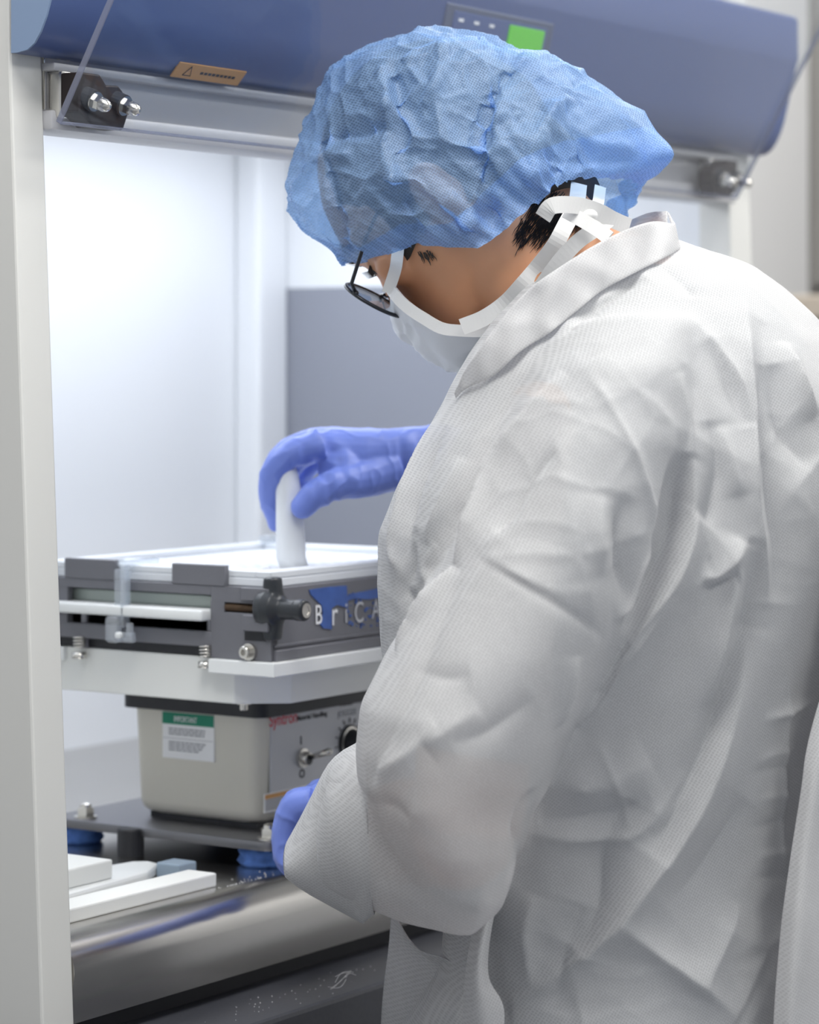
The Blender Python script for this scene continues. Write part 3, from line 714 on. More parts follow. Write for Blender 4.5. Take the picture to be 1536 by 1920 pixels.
# ---- body: one continuous skin surface (head, neck, trunk, arms, legs)
b = B()
face = [  # u, half width, front, back  (head rings from chin to crown)
    (-.116, .016, .072, .040), (-.111, .028, .080, .020), (-.098, .044, .084, -.010), (-.080, .055, .085, -.040), (-.060, .061, .086, -.062), (-.035, .066, .088, -.078),
    (-.010, .0695, .090, -.090), (.015, .0715, .094, -.096), (.040, .0735, .094, -.098), (.065, .072, .086, -.094), (.088, .064, .070, -.082), (.106, .048, .046, -.060), (.118, .026, .020, -.034), (.1215, .008, -.002, -.014)]
b.skin([b.ring(hd_(0, (f + k) / 2, u), HR * wd, HF * (f - k) / 2, 36, 2.15 if u > -.02 else 1.65) for u, wd, f, k in face])
# nose, brow ridge, lips, ears
b.tube([hd_(0, .086, .012), hd_(0, .094, -.010), hd_(0, .097, -.032), hd_(0, .092, -.044)], [.007, .008, .0105, .007], 12)
for s_ in (-1, 1):
    b.ball(hd_(s_ * .010, .089, -.040), .0075, n=8)
    b.tube([hd_(s_ * .010, .093, .022), hd_(s_ * .030, .087, .027), hd_(s_ * .050, .072, .022)], [.006, .0070, .005], 10)
    b.ball(hd_(s_ * .044, .056, -.024), .020, (1, 1, .9), 10)                      # cheekbone
    b.ball(hd_(s_ * .071, -.020, -.028), .025, (.35, .8, 1.35), 10, Matrix((HR, HF, HU)).transposed())
b.tube([hd_(-.020, .080, -.068), hd_(0, .090, -.066), hd_(.020, .080, -.068)], [.004, .006, .004], 10)
b.tube([hd_(-.016, .078, -.078), hd_(0, .088, -.079), hd_(.016, .078, -.078)], [.004, .006, .004], 10)
# neck to trunk
nk = cr([hd_(0, -.018, -.050), w(1.85, 1.105, .075), w(1.85, 1.045, .035), w(1.85, 1.02, -.02)], 5)
b.tube(nk, [float(x) for x in np.interp(np.linspace(0, 1, len(nk)), [0, .4, .7, 1], [.060, .060, .064, .085])], 28)
tr = [w(1.85, 1.02, .0), w(1.85, 1.0, -.10), w(1.85, 1.01, -.25), w(1.85, 1.04, -.42), w(1.85, 1.06, -.56)]
b.skin([b.ring(c_, Vector((a_, 0, 0)), Vector((0, d_, 0)), 30, 2.3) for c_, a_, d_ in zip(tr, (.10, .15, .13, .115, .115), (.07, .095, .09, .08, .08))])
def arm(P, R): b.tube(cr(P, 4), [float(x) for x in np.interp(np.linspace(0, 1, 4 * (len(P) - 1) + 1), np.linspace(0, 1, len(R)), R)], 18)
arm([w(1.79, 1.02, -.03), w(1.735, 1.035, -.07), w(1.695, 1.065, -.20), w(1.68, 1.075, -.335)], [.055, .056, .046, .040])
arm([w(1.68, 1.075, -.335), w(1.74, 1.165, -.35), w(1.81, 1.265, -.37)], [.041, .040, .027])
arm([w(1.94, 1.02, -.03), w(2.03, 1.03, -.06), w(2.10, 1.08, -.11), w(2.155, 1.14, -.155)], [.055, .056, .046, .040])
arm([w(2.155, 1.14, -.155), w(2.11, 1.25, -.11), w(2.065, 1.345, -.08)], [.041, .038, .026])
for s_ in (-1, 1):
    b.tube([w(1.85 + s_ * .07, 1.06, -.52), w(1.85 + s_ * .085, 1.07, -.70), w(1.85 + s_ * .09, 1.06, -.90), w(1.85 + s_ * .09, 1.04, -1.10), w(1.85 + s_ * .09, 1.03, -1.30)], [.064, .072, .056, .050, .036], 20)
    b.tube([w(1.85 + s_ * .09, 1.01, -1.315), w(1.85 + s_ * .095, 1.10, -1.322), w(1.85 + s_ * .10, 1.19, -1.33)], [.036, .036, .024], 14)
me = baked(b, [('REMESH', dict(mode='VOXEL', voxel_size=.0038)), ('SMOOTH', dict(factor=.5, iterations=5))])
body = link_mesh('body', me, 'skin', man, None, True)

# body surface, used to lay brows, strands and ties on the skin
bv = BVHTree.FromPolygons([v.co + world_loc(body) for v in body.data.vertices], [tuple(p.vertices) for p in body.data.polygons])

# ---- eyes, brows and lashes
for s_ in (-1, 1):
    e = B().ball(hd_(s_ * .031, .0685, -.002), .0122, n=10).obj('eye', 'eye_white', man, None, True)
    B().ball(hd_(s_ * .031, .0772, -.0045), .0056, n=8).obj('iris', 'hair', e)
    q = B(); q.ball(hd_(s_ * .031, .0690, .0015), .0135, (1, 1, .62), 10, Matrix((HR, HF, HU)).transposed()); q.obj('eyelid', 'skin', e, None, True)
    q = B()
    for i in range(16):
        r_ = s_ * (.031 + (i - 7.5) * .0015); o = hd_(r_, .0815 - abs(i - 7.5) * .0007, -.003)
        q.tube([o, o + HF * .005 - HU * .002, o + HF * .009 + HU * .0005 + HR * s_ * (i - 7.5) * .0003], [.0005, .0004, .0001], 4)
    q.obj('lashes', 'hair', e)['kind'] = 'stuff'
    q = B()
    for i in range(38):
        k = random.random(); o = hd_(s_ * (.014 + .036 * k), .15, .016 + .008 * math.sin(k * 2.4) + random.uniform(-.003, .003)); h = bv.ray_cast(o, -HF); o = h[0] + HF * .0006
        q.tube([o, o + HR * s_ * .005 + HF * .002 + HU * .002], [.0004, .0001], 3)
    tag(q.obj('eyebrow', 'hair', man), kind='stuff')

# ---- hair: scalp shell plus loose strands at nape and temple
b = B(); rg = []
for u, wd, f, k in face[5:]:
    g = .004
    b_ = (f + k) / 2; rg.append([v for v in b.ring(hd_(0, b_ - (.012 if u < .03 else .006), u), HR * (wd + g), HF * ((f - k) / 2 + g - (.004 if u < .06 else .006)), 36, 2.15)])
b.skin(rg)
low = [(-.085, .046, -.032, -.088), (-.060, .060, -.028, -.094), (-.045, .071, -.024, -.096), (-.030, .0745, .020, -.098), (-.010, .0755, .040, -.098), (.012, .076, .050, -.098)]
b.skin([b.ring(hd_(0, (f + k) / 2, u), HR * wd, HF * (f - k) / 2, 30, 2.2) for u, wd, f, k in low])
hair = b.obj('hair', 'hair', man, 'short black hair', True)
def on_body(px, py, t=1.5, off=0.0):
    o = CAM; d = (K(px, py, 2.0) - CAM).normalized(); h = bv.ray_cast(o, d)
    return (h[0] + h[1] * off, h[1]) if h[0] is not None else (None, None)
b = B()
def strands(n, xs, ys, dx, dy):
    for i in range(n):
        x, y = random.uniform(*xs), random.uniform(*ys); P = []
        l = random.uniform(.5, 1)
        for k in range(4):
            q, nn = on_body(x + dx * l * k / 3 + random.uniform(-2, 2), y + dy * l * k / 3, off=.0012)
            if q is None: break
            P.append(q)
        if len(P) == 4: b.tube(P, [.00045, .0004, .0003, .0001], 3)
strands(330, (1000, 1140), (360, 415), -30, 46); strands(110, (975, 1060), (410, 450), -22, 34); strands(20, (785, 815), (468, 478), 10, 22)
tag(b.obj('hair_strands', 'hair', man), kind='stuff')

# ---- gown: trunk and sleeves grown together, then creased
b = B()
b.skin([torso_ring(b, *r) for r in TORSO])
b.skin([limb_ring(b, *r) for r in SLEEVE]); b.skin([limb_ring(b, *r, p=2.3) for r in FORE]); far_sleeve(b)
me = baked(b, [('REMESH', dict(mode='VOXEL', voxel_size=.0048)), ('SMOOTH', dict(factor=.5, iterations=6)), ('SUBSURF', dict(levels=1, render_levels=1))])
co, no = get_co(me), get_no(me)
gv = BVHTree.FromPolygons([Vector(c) for c in co], [tuple(p.vertices) for p in me.polygons])
def on_gown(px, py):
    d = (K(px, py, 2.0) - CAM).normalized(); h = gv.ray_cast(CAM, d); return h[0]
FOLDS = [  # (photo polyline of the crease, height mm, width mm)
    ([(1075, 662), (1135, 745), (1185, 840), (1222, 950), (1240, 1022)], 2.2, 3.5),
    ([(1060, 700), (985, 800), (935, 880), (905, 960), (880, 1010), (852, 1062)], 9, 9),
    ([(1050, 850), (1000, 890), (960, 960), (930, 1000)], -5, 9),
    ([(1280, 850), (1273, 900), (1265, 985), (1225, 1080), (1160, 1185)], -13, 11),
    ([(1300, 860), (1302, 960), (1290, 1030), (1250, 1110), (1180, 1190), (1120, 1290)], 9, 9),
    ([(1172, 930), (1163, 985), (1168, 1060), (1178, 1130)], -8, 9),
    ([(1130, 930), (1125, 1000), (1130, 1080)], 4, 12),
    ([(1238, 1025), (1200, 1060), (1178, 1128), (1150, 1160)], 5, 7),
    ([(890, 1042), (960, 1085), (1040, 1130), (1100, 1170), (1132, 1200)], -2.2, 4.5),
    ([(905, 1040), (975, 1080), (1050, 1120)], 2.0, 6),
    ([(852, 1062), (800, 1140), (740, 1215), (690, 1280)], 8, 8),
    ([(862, 1085), (810, 1200), (760, 1310), (720, 1400), (690, 1480)], -2.5, 9),
    ([(820, 1360), (760, 1420), (700, 1450)], 3.5, 9),
    ([(900, 1330), (840, 1370), (800, 1400)], 3, 10),
    ([(1000, 1310), (920, 1370), (850, 1395)], -3, 9),
    ([(1080, 1230), (1065, 1300), (1050, 1360)], 4, 7),
    ([(770, 1250), (830, 1270), (880, 1265)], -3, 14),
    ([(660, 1490), (720, 1510), (770, 1540)], -3, 8),
    ([(1405, 1180), (1385, 1290), (1345, 1420), (1290, 1540), (1225, 1640), (1150, 1740), (1050, 1830), (950, 1895)], 13, 15),
    ([(1420, 1010), (1400, 1180), (1362, 1300), (1320, 1420), (1260, 1530), (1220, 1600)], -11, 13),
    ([(1180, 1500), (1130, 1600), (1120, 1700), (1090, 1780)], -9, 20),
    ([(1160, 1720), (1240, 1790), (1310, 1850), (1380, 1915)], 9, 14),
    ([(1220, 1560), (1290, 1490), (1330, 1420), (1350, 1370)], 3, 6),
    ([(1000, 1565), (1090, 1578), (1200, 1560), (1290, 1450)], 4, 8),
    ([(1000, 1500), (1100, 1480), (1220, 1430)], 6, 16), ([(1010, 1540), (1110, 1530), (1220, 1500)], -5, 11),
    ([(1080, 1360), (1130, 1290), (1200, 1200), (1260, 1120)], 6, 8), ([(1120, 1390), (1160, 1480), (1180, 1560)], 1.5, 4),
    ([(1395, 560), (1405, 660), (1418, 760), (1412, 880), (1420, 980), (1438, 1080), (1442, 1140)], 6, 7),
    ([(1425, 600), (1438, 760), (1450, 900), (1462, 1040), (1450, 1130)], -8, 14),
    ([(1300, 600), (1350, 660), (1390, 720), (1410, 790)], 4, 7), ([(1330, 640), (1370, 720), (1400, 800)], -4, 8),
    ([(1270, 700), (1285, 790), (1300, 870), (1310, 960)], 4, 10), ([(1330, 790), (1345, 880), (1330, 960), (1318, 980)], -6, 9),
    ([(1350, 800), (1372, 880), (1385, 930)], 4, 9), ([(1310, 1080), (1340, 1080), (1375, 1040), (1388, 1010)], 8, 10), ([(1310, 1100), (1350, 1095), (1380, 1075)], -8, 9),
    ([(1375, 1070), (1370, 1130), (1350, 1230), (1330, 1330)], 6, 7), ([(1470, 640), (1500, 720), (1530, 780)], 7, 10), ([(1450, 680), (1480, 800), (1520, 880)], -8, 16),
    ([(1470, 1240), (1478, 1300), (1474, 1400), (1470, 1500), (1468, 1580), (1480, 1660), (1490, 1700)], 2.5, 3),
    ([(1420, 1430), (1450, 1415), (1478, 1408), (1520, 1390)], 1.3, 4), ([(1400, 1450), (1460, 1440), (1520, 1420)], -1.2, 4), ([(1420, 1500), (1470, 1490), (1530, 1465)], 1.3, 4),
    ([(1400, 1560), (1460, 1540), (1520, 1510)], -1.2, 4), ([(1420, 1610), (1465, 1600), (1500, 1590)], 1.3, 4), ([(1410, 1650), (1460, 1640), (1500, 1650)], -1.2, 4), ([(1430, 1350), (1480, 1335), (1530, 1310)], 3, 5),
    ([(1210, 520), (1160, 545), (1110, 580), (1060, 630)], -6, 8), ([(1240, 500), (1290, 540), (1300, 560)], -3, 8), ([(1180, 530), (1140, 552), (1090, 575), (1050, 590)], 3, 6),
    ([(815, 790), (775, 880), (752, 960), (742, 1050), (752, 1190)], 4, 8), ([(840, 800), (800, 880), (772, 960), (760, 1010), (748, 1080)], -4, 8), ([(870, 860), (830, 950), (800, 1020)], 4, 10),
    ([(780, 990), (770, 1060), (768, 1120), (785, 1180)], -5, 9), ([(820, 1020), (800, 1080), (790, 1150)], 3, 7),
    ([(1480, 480), (1520, 560), (1550, 620)], 3, 8), ([(1000, 1680), (990, 1760), (1000, 1850)], 5, 9), ([(1090, 1700), (1060, 1800), (1040, 1900)], -5, 14),
    ([(960, 1660), (975, 1560), (1000, 1480)], -6, 8), ([(1250, 1700), (1330, 1620), (1400, 1500)], -6, 20), ([(1300, 1860), (1340, 1790), (1390, 1700)], 5, 16)]
disp = np.zeros(len(co))
for pts, amp, wd in FOLDS:
    P = [on_gown(*q) for q in pts]; P = [q for q in P if q is not None]
    if len(P) < 2: continue
    Q = np.array([list(q) for q in cr(P, 5)]); n = len(Q)
    lo, hi = Q.min(0) - .06, Q.max(0) + .06
    idx = np.where(((co > lo) & (co < hi)).all(1))[0]
    if not len(idx): continue
    d = np.full(len(idx), 9.0); arg = np.zeros(len(idx))
    for i in range(n - 1):
        a, s_ = Q[i], Q[i + 1] - Q[i]; l2 = max(1e-9, (s_ ** 2).sum())
        t = np.clip(((co[idx] - a) @ s_) / l2, 0, 1); dd = np.linalg.norm(co[idx] - a - t[:, None] * s_, axis=1)
        m_ = dd < d; d[m_] = dd[m_]; arg[m_] = (i + t[m_]) / (n - 1)
    wd_ = wd / 1000
    fade = np.sin(np.pi * np.clip(arg, 0, 1)) ** .7
    disp[idx] += 1.55 * amp / 1000 * fade * np.exp(-np.abs(d / (wd_ * .95)) ** 1.1)
# crumples of the stiff paper cloth
rz = np.zeros(len(co))
for i, c in enumerate(co):
    v = Vector(c)
    if (v - CAM).dot(FWD) > 2.35 or v.z < .6: continue
    q = v + noise.noise_vector(v * 9) * .02
    a = 1 - abs(noise.noise(q * 9.0)) * 2.6; e = 1 - abs(noise.noise(q * 24.0 + Vector((5, 1, 2)))) * 2.4
    g = noise.noise(v * 5.0 + Vector((3, 3, 3)))
    rz[i] = .0024 * crease(q, 11, 2) ** 2 * max(0, .35 + g * 1.5) + .0011 * crease(q, 27, 5) ** 2 * max(0, .3 + g) + .0025 * noise.noise(v * 5.5)
set_co(me, co + no * (disp + rz)[:, None])
gown = link_mesh('lab_gown', me, 'gown', man, 'white nonwoven lab gown', True)
# dark shirt under the gown, faintly visible through it
b = B(); b.skin([torso_ring(b, *r, grow=-.024) for r in TORSO[2:-1]])
b.obj('shirt', 'shirt', man, 'dark shirt under the gown', True)
B().tube(cr([w(1.80, 1.02, -.028), w(1.755, 1.03, -.055), w(1.725, 1.04, -.09), w(1.697, 1.063, -.19), w(1.684, 1.073, -.275)], 5), .059, 20).obj('shirt_sleeve', 'shirt_light', man, None, True)

# stand-up collar round the neck
UPX = [((1262, 420), (1272, 468), 2.06), ((1225, 415), (1235, 490), 2.03), ((1170, 432), (1185, 515), 2.02), ((1110, 462), (1130, 545), 2.025), ((1050, 500), (1080, 585), 2.035),
       ((1000, 535), (1030, 625), 2.05), ((950, 585), (975, 660), 2.07), ((905, 645), (925, 705), 2.10), ((868, 700), (876, 728), 2.14), ((852, 738), (854, 746), 2.15)]
UPX = [((1250, 396), (1270, 462), 2.10)] + UPX
gt = lambda q, t0: (lambda h: t0 if h is None else min(t0 + .03, (h - CAM).dot(FWD)))(on_gown(*q))
UPX = [(a, e, gt(e, t)) for a, e, t in UPX]
b = B(); top_, bot_ = cr([K(*a, t + .012 * (1 - k / 10) - .003 * k / 10) for k, (a, e, t) in enumerate(UPX)], 6), cr([K(*e, t - .006 * (1 - k / 12)) for k, (a, e, t) in enumerate(UPX)], 6)
rg = []
for i, (a, e) in enumerate(zip(top_, bot_)):
    col = []
    for k in range(9):
        s_ = k / 8; q = e.lerp(a, s_); wv = .0022 * math.sin(i * .75 + s_ * 2.5) + .0045 * noise.noise(q * 26) + .0025 * (crease(q, 30, 3) - .4)
        col.append(b.bm.verts.new(q - FWD * (wv + .004)))
    rg.append(col)
b.skin(rg, False, False)
me = baked(b, [('SOLIDIFY', dict(thickness=.0016, offset=0)), ('SUBSURF', dict(levels=1, render_levels=1))])
link_mesh('collar', me, 'gown', gown, None, True)
b = B(); far_ = [K(1250, 396, 2.10), K(1215, 400, 2.17), K(1160, 425, 2.25), K(1090, 470, 2.30), K(1010, 560, 2.32), K(900, 680, 2.28), K(868, 700, 2.152)]
rg = [[b.bm.verts.new(q + Vector((0, 0, -k * .012))) for k in range(6)] for q in cr(far_, 5)]
b.skin(rg, False, False); me = baked(b, [('SOLIDIFY', dict(thickness=.0016, offset=0))]); link_mesh('collar', me, 'gown', gown, None, True)

# cuff of the near sleeve, open towards the bench
def sheet(name, rows, th, m, parent, n=5, sub=1, label=None):
    b = B(); R = [cr(r, n) for r in rows]; cols = [cr([r[i] for r in R], n) for i in range(len(R[0]))]
    b.skin([[b.bm.verts.new(q) for q in c] for c in cols], False, False)
    me = baked(b, [('SOLIDIFY', dict(thickness=th, offset=0)), ('SUBSURF', dict(levels=sub, render_levels=sub))])
    return link_mesh(name, me, m, parent, label, True)
b = B(); rg = []
for a, e, t, rd, lean in (((690, 1388), (705, 1705), 2.05, .094, 0), ((640, 1410), (680, 1722), 2.075, .088, 0), ((611, 1438), (688, 1729), 2.10, .080, -.0), ((596, 1470), (640, 1700), 2.115, .072, 0), ((560, 1545), (585, 1668), 2.135, .060, 0), ((533, 1588), (539, 1634), 2.15, .050, 0)):
    rg.append(limb_ring(b, a, e, t, rd, 40, 2.2))
for i, ring_ in enumerate(rg):
    for k, v in enumerate(ring_): v.co += (FWD * noise.noise(v.co * 22) + UP * noise.noise(v.co * 19 + Vector((7, 0, 0)))) * .0055 * min(1, i / 2)
b.skin(rg, False)
me = baked(b, [('SOLIDIFY', dict(thickness=.0012, offset=0)), ('SUBSURF', dict(levels=1, render_levels=1))])
link_mesh('cuff', me, 'gown', gown, None, True)

sheet('cuff_hem', [[K(536, 1633, 2.145), K(608, 1682, 2.118), K(686, 1730, 2.095)], [K(545, 1612, 2.115), K(625, 1660, 2.075), K(700, 1712, 2.055)], [K(568, 1588, 2.092), K(648, 1638, 2.045), K(718, 1698, 2.03)]], .0012, 'gown', gown)
# loose front panel and side flap below the sleeve
sheet('front_panel', [[K(736, 1690, 2.20), K(728, 1780, 2.205), K(718, 1860, 2.21), K(712, 1960, 2.215), K(700, 2250, 2.23)],
                      [K(752, 1735, 2.16), K(772, 1790, 2.155), K(775, 1850, 2.15), K(775, 1960, 2.15), K(770, 2250, 2.16)],
                      [K(780, 1778, 2.13), K(830, 1818, 2.09), K(840, 1865, 2.085), K(840, 1960, 2.085), K(840, 2250, 2.10)],
                      [K(835, 1797, 2.06), K(890, 1836, 2.035), K(900, 1880, 2.03), K(900, 1960, 2.03), K(900, 2250, 2.04)]], .0014, 'gown', gown)
sheet('side_flap', [[K(905, 1660, 1.995), K(885, 1750, 1.995), K(872, 1830, 1.99), K(868, 1900, 1.99), K(862, 1990, 1.99), K(850, 2200, 2.0)],
                    [K(925, 1660, 1.985), K(905, 1750, 1.975), K(895, 1830, 1.97), K(900, 1900, 1.965), K(905, 1990, 1.965), K(890, 2200, 1.975)],
                    [K(945, 1650, 1.985), K(922, 1740, 1.98), K(916, 1830, 1.975), K(946, 1890, 1.965), K(940, 1990, 1.965), K(935, 2200, 1.975)]], .0014, 'gown', gown)
# back edge of the gown: second panel under the overlap at the right
sheet('back_panel', [[K(1500, 660, 2.035), K(1572, 900, 1.985), K(1566, 1180, 1.975), K(1515, 1390, 1.971), K(1502, 1480, 1.971), K(1480, 1620, 1.97), K(1462, 1760, 1.97), K(1448, 1960, 1.97), K(1440, 2300, 1.98)],
                     [K(1530, 655, 2.06), K(1610, 900, 2.0), K(1605, 1180, 1.99), K(1560, 1390, 1.972), K(1540, 1480, 1.966), K(1520, 1620, 1.962), K(1505, 1760, 1.957), K(1492, 1960, 1.96), K(1480, 2300, 1.97)],
                     [K(1560, 670, 2.10), K(1650, 900, 2.06), K(1640, 1180, 2.05), K(1620, 1390, 2.03), K(1600, 1480, 2.02), K(1585, 1620, 2.01), K(1570, 1760, 2.0), K(1560, 1960, 2.0), K(1565, 2300, 2.0)],
                     [K(1560, 720, 2.16), K(1660, 900, 2.14), K(1650, 1180, 2.13), K(1630, 1390, 2.11), K(1610, 1480, 2.10), K(1600, 1620, 2.09), K(1590, 1760, 2.08), K(1585, 1960, 2.08), K(1600, 2300, 2.08)]], .0014, 'gown', gown)

# ---- bouffant cap
C0 = (0, -.015, 0)
al = np.radians([-30, 18.5, 27.8, 38, 52.7, 72, 96, 115, 134, 159.5, 193.5, 207, 218, 225, 238, 262, 330])
rr_ = np.array([.108, .116, .132, .148, .154, .143, .134, .126, .118, .114, .130, .143, .158, .170, .150, .12, .108]) * .965
rim_phi = np.radians([0, 20, 48, 75, 92, 112, 130, 155, 180])
rim_r = np.array([0, .034, .066, .076, .080, .077, .066, .040, 0])
rim_f = np.array([.103, .094, .048, .018, -.016, -.050, -.080, -.096, -.100])
rim_u = np.array([.038, .020, -.022, -.046, -.090, -.098, -.098, -.102, -.104])
b = B(); NA, NV = 420, 170; rg = []
def sm(x): x = max(0, min(1, x)); return x * x * (3 - 2 * x)
for j in range(NV + 1):
    v = j / NV; row = []
    for i in range(NA):
        ph = 2 * math.pi * i / NA - math.pi; ap = abs(ph); sg = 1 if ph >= 0 else -1
        rr, rf, ru = (float(np.interp(ap, rim_phi, q)) for q in (rim_r, rim_f, rim_u))
        rimv = Vector((sg * rr, rf - C0[1], ru))
        e0 = math.atan2(rimv.z, math.hypot(rimv.x, rimv.y)); el = e0 + (math.pi / 2 - e0) * (v ** .92)
        dr = Vector((math.sin(ph) * math.cos(el), math.cos(ph) * math.cos(el), math.sin(el)))
        a = math.atan2(dr.z, dr.y); a = a if a > -math.radians(60) else a + 2 * math.pi
        rs = float(np.interp(a, al, rr_)); R = 1 / math.sqrt(max(1e-6, (1 - dr.x ** 2) / rs ** 2 + dr.x ** 2 / .102 ** 2))
        k = sm(v / .13); p = dr * R * k + rimv * (1.02 - k * .02) * (1 - k) if k < 1 else dr * R
        wp = p * 1.0; q = wp + noise.noise_vector(wp * 14) * .016
        q = Vector((q.x, q.y, q.z * .75)); c1 = crease(q, 17, 1) ** 2; c2 = crease(q, 36, 4) ** 2; c3 = crease(q, 80, 9)
        env = sm(v / .10) * (1 - .6 * sm((v - .9) / .1))
        h = 1.35 * (.0055 * c1 * (.4 + 1.2 * abs(noise.noise(wp * 8))) + .0030 * c2 * (.4 + 1.2 * abs(noise.noise(wp * 12 + Vector((4, 4, 4))))) + .0008 * c3 + .007 * noise.noise(wp * 11)) * (.25 + .75 * env)
        pl = math.sin(ph * 46 + 3 * noise.noise(Vector((ph * 3, 0, 0)))) * (.7 + .6 * noise.noise(Vector((ph * 7, 1, 0))))
        h += .0030 * pl * (1 - v) ** 9
        tq = (dr - Vector((.05, -.76, -.64))).length; h += .040 * max(0, 1 - tq / .34) ** 1.6
        p = p + dr * h
        if v < .1: p.z += (.1 - v) * (.05 * noise.noise(Vector((ph * 6, 2, 5))) + .03 * pl * .5)
        row.append(b.bm.verts.new(hd_(p.x, p.y + C0[1], p.z)))
    rg.append(row)
b.skin(rg, False)
# long folds in the cap, placed on its surface
b.bm.verts.ensure_lookup_table(); b.bm.normal_update()
cv = BVHTree.FromBMesh(b.bm); CO = np.array([list(v.co) for v in b.bm.verts]); NO = np.array([list(v.normal) for v in b.bm.verts])
if ((CO - np.array(list(H0))) * NO).sum() < 0: NO = -NO
dd_ = np.zeros(len(CO))
for pts, amp, wd in [([(960, 130), (915, 190), (905, 250), (910, 330), (925, 400), (930, 450)], -11, 9), ([(985, 110), (945, 160), (925, 230), (930, 320), (945, 400)], 5, 8),
                     ([(720, 140), (728, 200), (725, 270), (740, 330)], 7, 6), ([(740, 150), (750, 220), (748, 280)], -6, 7), ([(1000, 330), (1010, 260), (1035, 220), (1060, 190)], 7, 7),
                     ([(740, 330), (790, 340), (850, 390), (890, 420)], 5, 6), ([(600, 270), (660, 250), (720, 240)], -5, 6), ([(560, 350), (600, 300), (650, 290)], 5, 6),
                     ([(650, 470), (640, 410), (620, 350), (610, 300)], -5, 6), ([(780, 480), (775, 430), (760, 380)], -5, 6), ([(700, 120), (800, 110), (900, 80)], 4, 6),
                     ([(905, 478), (880, 420), (850, 370)], 5, 6), ([(985, 425), (1010, 370), (1050, 320)], -5, 8), ([(1030, 200), (1100, 260), (1180, 280)], 4, 6), ([(1010, 290), (1090, 300), (1180, 300)], -4, 7),
                     ([(830, 90), (820, 150), (800, 190)], 4, 5), ([(1090, 150), (1060, 210), (1080, 260)], -4, 6)]:
    P = []
    for q in pts:
        h = cv.ray_cast(CAM, (K(*q, 2.0) - CAM).normalized())
        if h[0] is not None: P.append(h[0])
    if len(P) < 2: continue
    Q = np.array([list(q) for q in cr(P, 5)]); d = np.full(len(CO), 9.0)
    for i in range(len(Q) - 1):
        s_ = Q[i + 1] - Q[i]; t = np.clip(((CO - Q[i]) @ s_) / max(1e-9, (s_ ** 2).sum()), 0, 1); d = np.minimum(d, np.linalg.norm(CO - Q[i] - t[:, None] * s_, axis=1))
    dd_ += 1.45 * amp / 1000 * np.exp(-np.abs(d / (wd / 1000)) ** 1.15)
for v, q in zip(b.bm.verts, CO + NO * dd_[:, None]): v.co = q
cap = b.obj('hair_cap', 'cap', man, 'crinkled blue bouffant cap', True)
# gathered inner hem of the cap (second layer along the elastic)
q = B(); nr = 9
loc = world_loc(cap); cvs = [Vector(v.co) + loc for v in cap.data.vertices]
hem = [[q.bm.verts.new(cvs[j * 2 * NA + i] * .995 + H0 * .005) for i in range(NA)] for j in range(nr)]
q.skin(hem, False); q.obj('hem', 'cap', cap, None, True)

# ---- mask with ties
b = B(); rg = []
us = [-.024, -.034, -.044, -.055, -.066, -.077, -.089, -.101, -.113, -.122]
fm = [.108, .115, .1155, .114, .112, .110, .107, .103, .096, .084]
fe = [.076, .072, .069, .069, .068, .066, .062, .054, .044, .034]
hw_ = [.034, .051, .0595, .0605, .0595, .0575, .055, .051, .044, .035]
for k in range(len(us) * 4 - 3):
    x = k / 4; f0, f1, h_, u_ = (float(np.interp(x, range(10), q)) for q in (fm, fe, hw_, us)); row = []
    pl = .0005 * (1 if (k // 5) % 2 else -1)
    for i in range(41):
        a = math.radians(-90 + 180 * i / 40); cs_ = max(0, math.cos(a))
        rid = .0022 * noise.noise(Vector((i * .16, k * .12, 3))) + .0045 * (crease(Vector((i * .02, k * .03, 0)), 7, 2) - .3)
        sx_ = abs(a) / (math.pi / 2); cs_ = 1 - math.sqrt(sx_ ** 2 + .02) * .985 + .125 * (1 - sx_) if sx_ < 1 else 0; cs_ = max(0, min(1, cs_))
        row.append(b.bm.verts.new(hd_(h_ * math.copysign(sx_, a), f1 + (f0 - f1) * cs_ + (pl + rid) * cs_ ** .3, u_ - .004 * (1 - cs_) * (x > 5))))
    rg.append(row)
b.skin(rg, False, False); me = baked(b, [('SOLIDIFY', dict(thickness=.0012, offset=0))])
mask = link_mesh('face_mask', me, 'mask_white', man, 'white tie-on face mask', True)
b = B(); edge = [hd_(-h_ - .0006, f_ + .001, u_ - .004 * (x > 5)) for x, (h_, f_, u_) in enumerate(zip(hw_, fe, us))]
ribbon(b, edge, .009, lambda k: -HR, .0012, 4); b.obj('edge_binding', 'tape_white', mask); b = B(); ribbon(b, [hd_(h_ + .0006, f_ + .001, u_) for h_, f_, u_ in zip(hw_, fe, us)], .009, HR, .0012, 4)
b.obj('edge_binding', 'tape_white', mask)
def tie(pts, wd, off=.003):
    P = []
    for q in pts:
        if isinstance(q, Vector): P.append(q); continue
        if len(q) == 3: P.append(K(*q)); continue
        h, nn = on_body(*q, off=off); P.append(h)
    P = [q for q in P if q is not None and (q - CAM).dot(FWD) < 2.3]; b = B(); ribbon(b, P, wd, -FWD, .0005, 6); return b.obj('mask_tie', 'tape_white', mask)
tie([(750, 466), (746, 484), (742, 504), hd_(-.0605, .0735, -.040)], .0095, .004)
def sh(pts, dt=-.004):
    return [(x, y, t + dt) for x, y, t in pts]
tj = (on_body(948, 568)[0] - CAM).dot(FWD) - .003
tie([(866, 613, tj + .012), (908, 596, tj + .006), (948, 568, tj), (985, 533), (1014, 500), (1040, 460, 2.06), (1062, 420, 2.062), (1080, 385, 2.085), (1086, 345, 2.13)], .0125)
tie([(1010, 545, 2.075), (1045, 495, 2.055), (1085, 452, 2.045), (1125, 425, 2.05), (1150, 405, 2.07)], .0115)
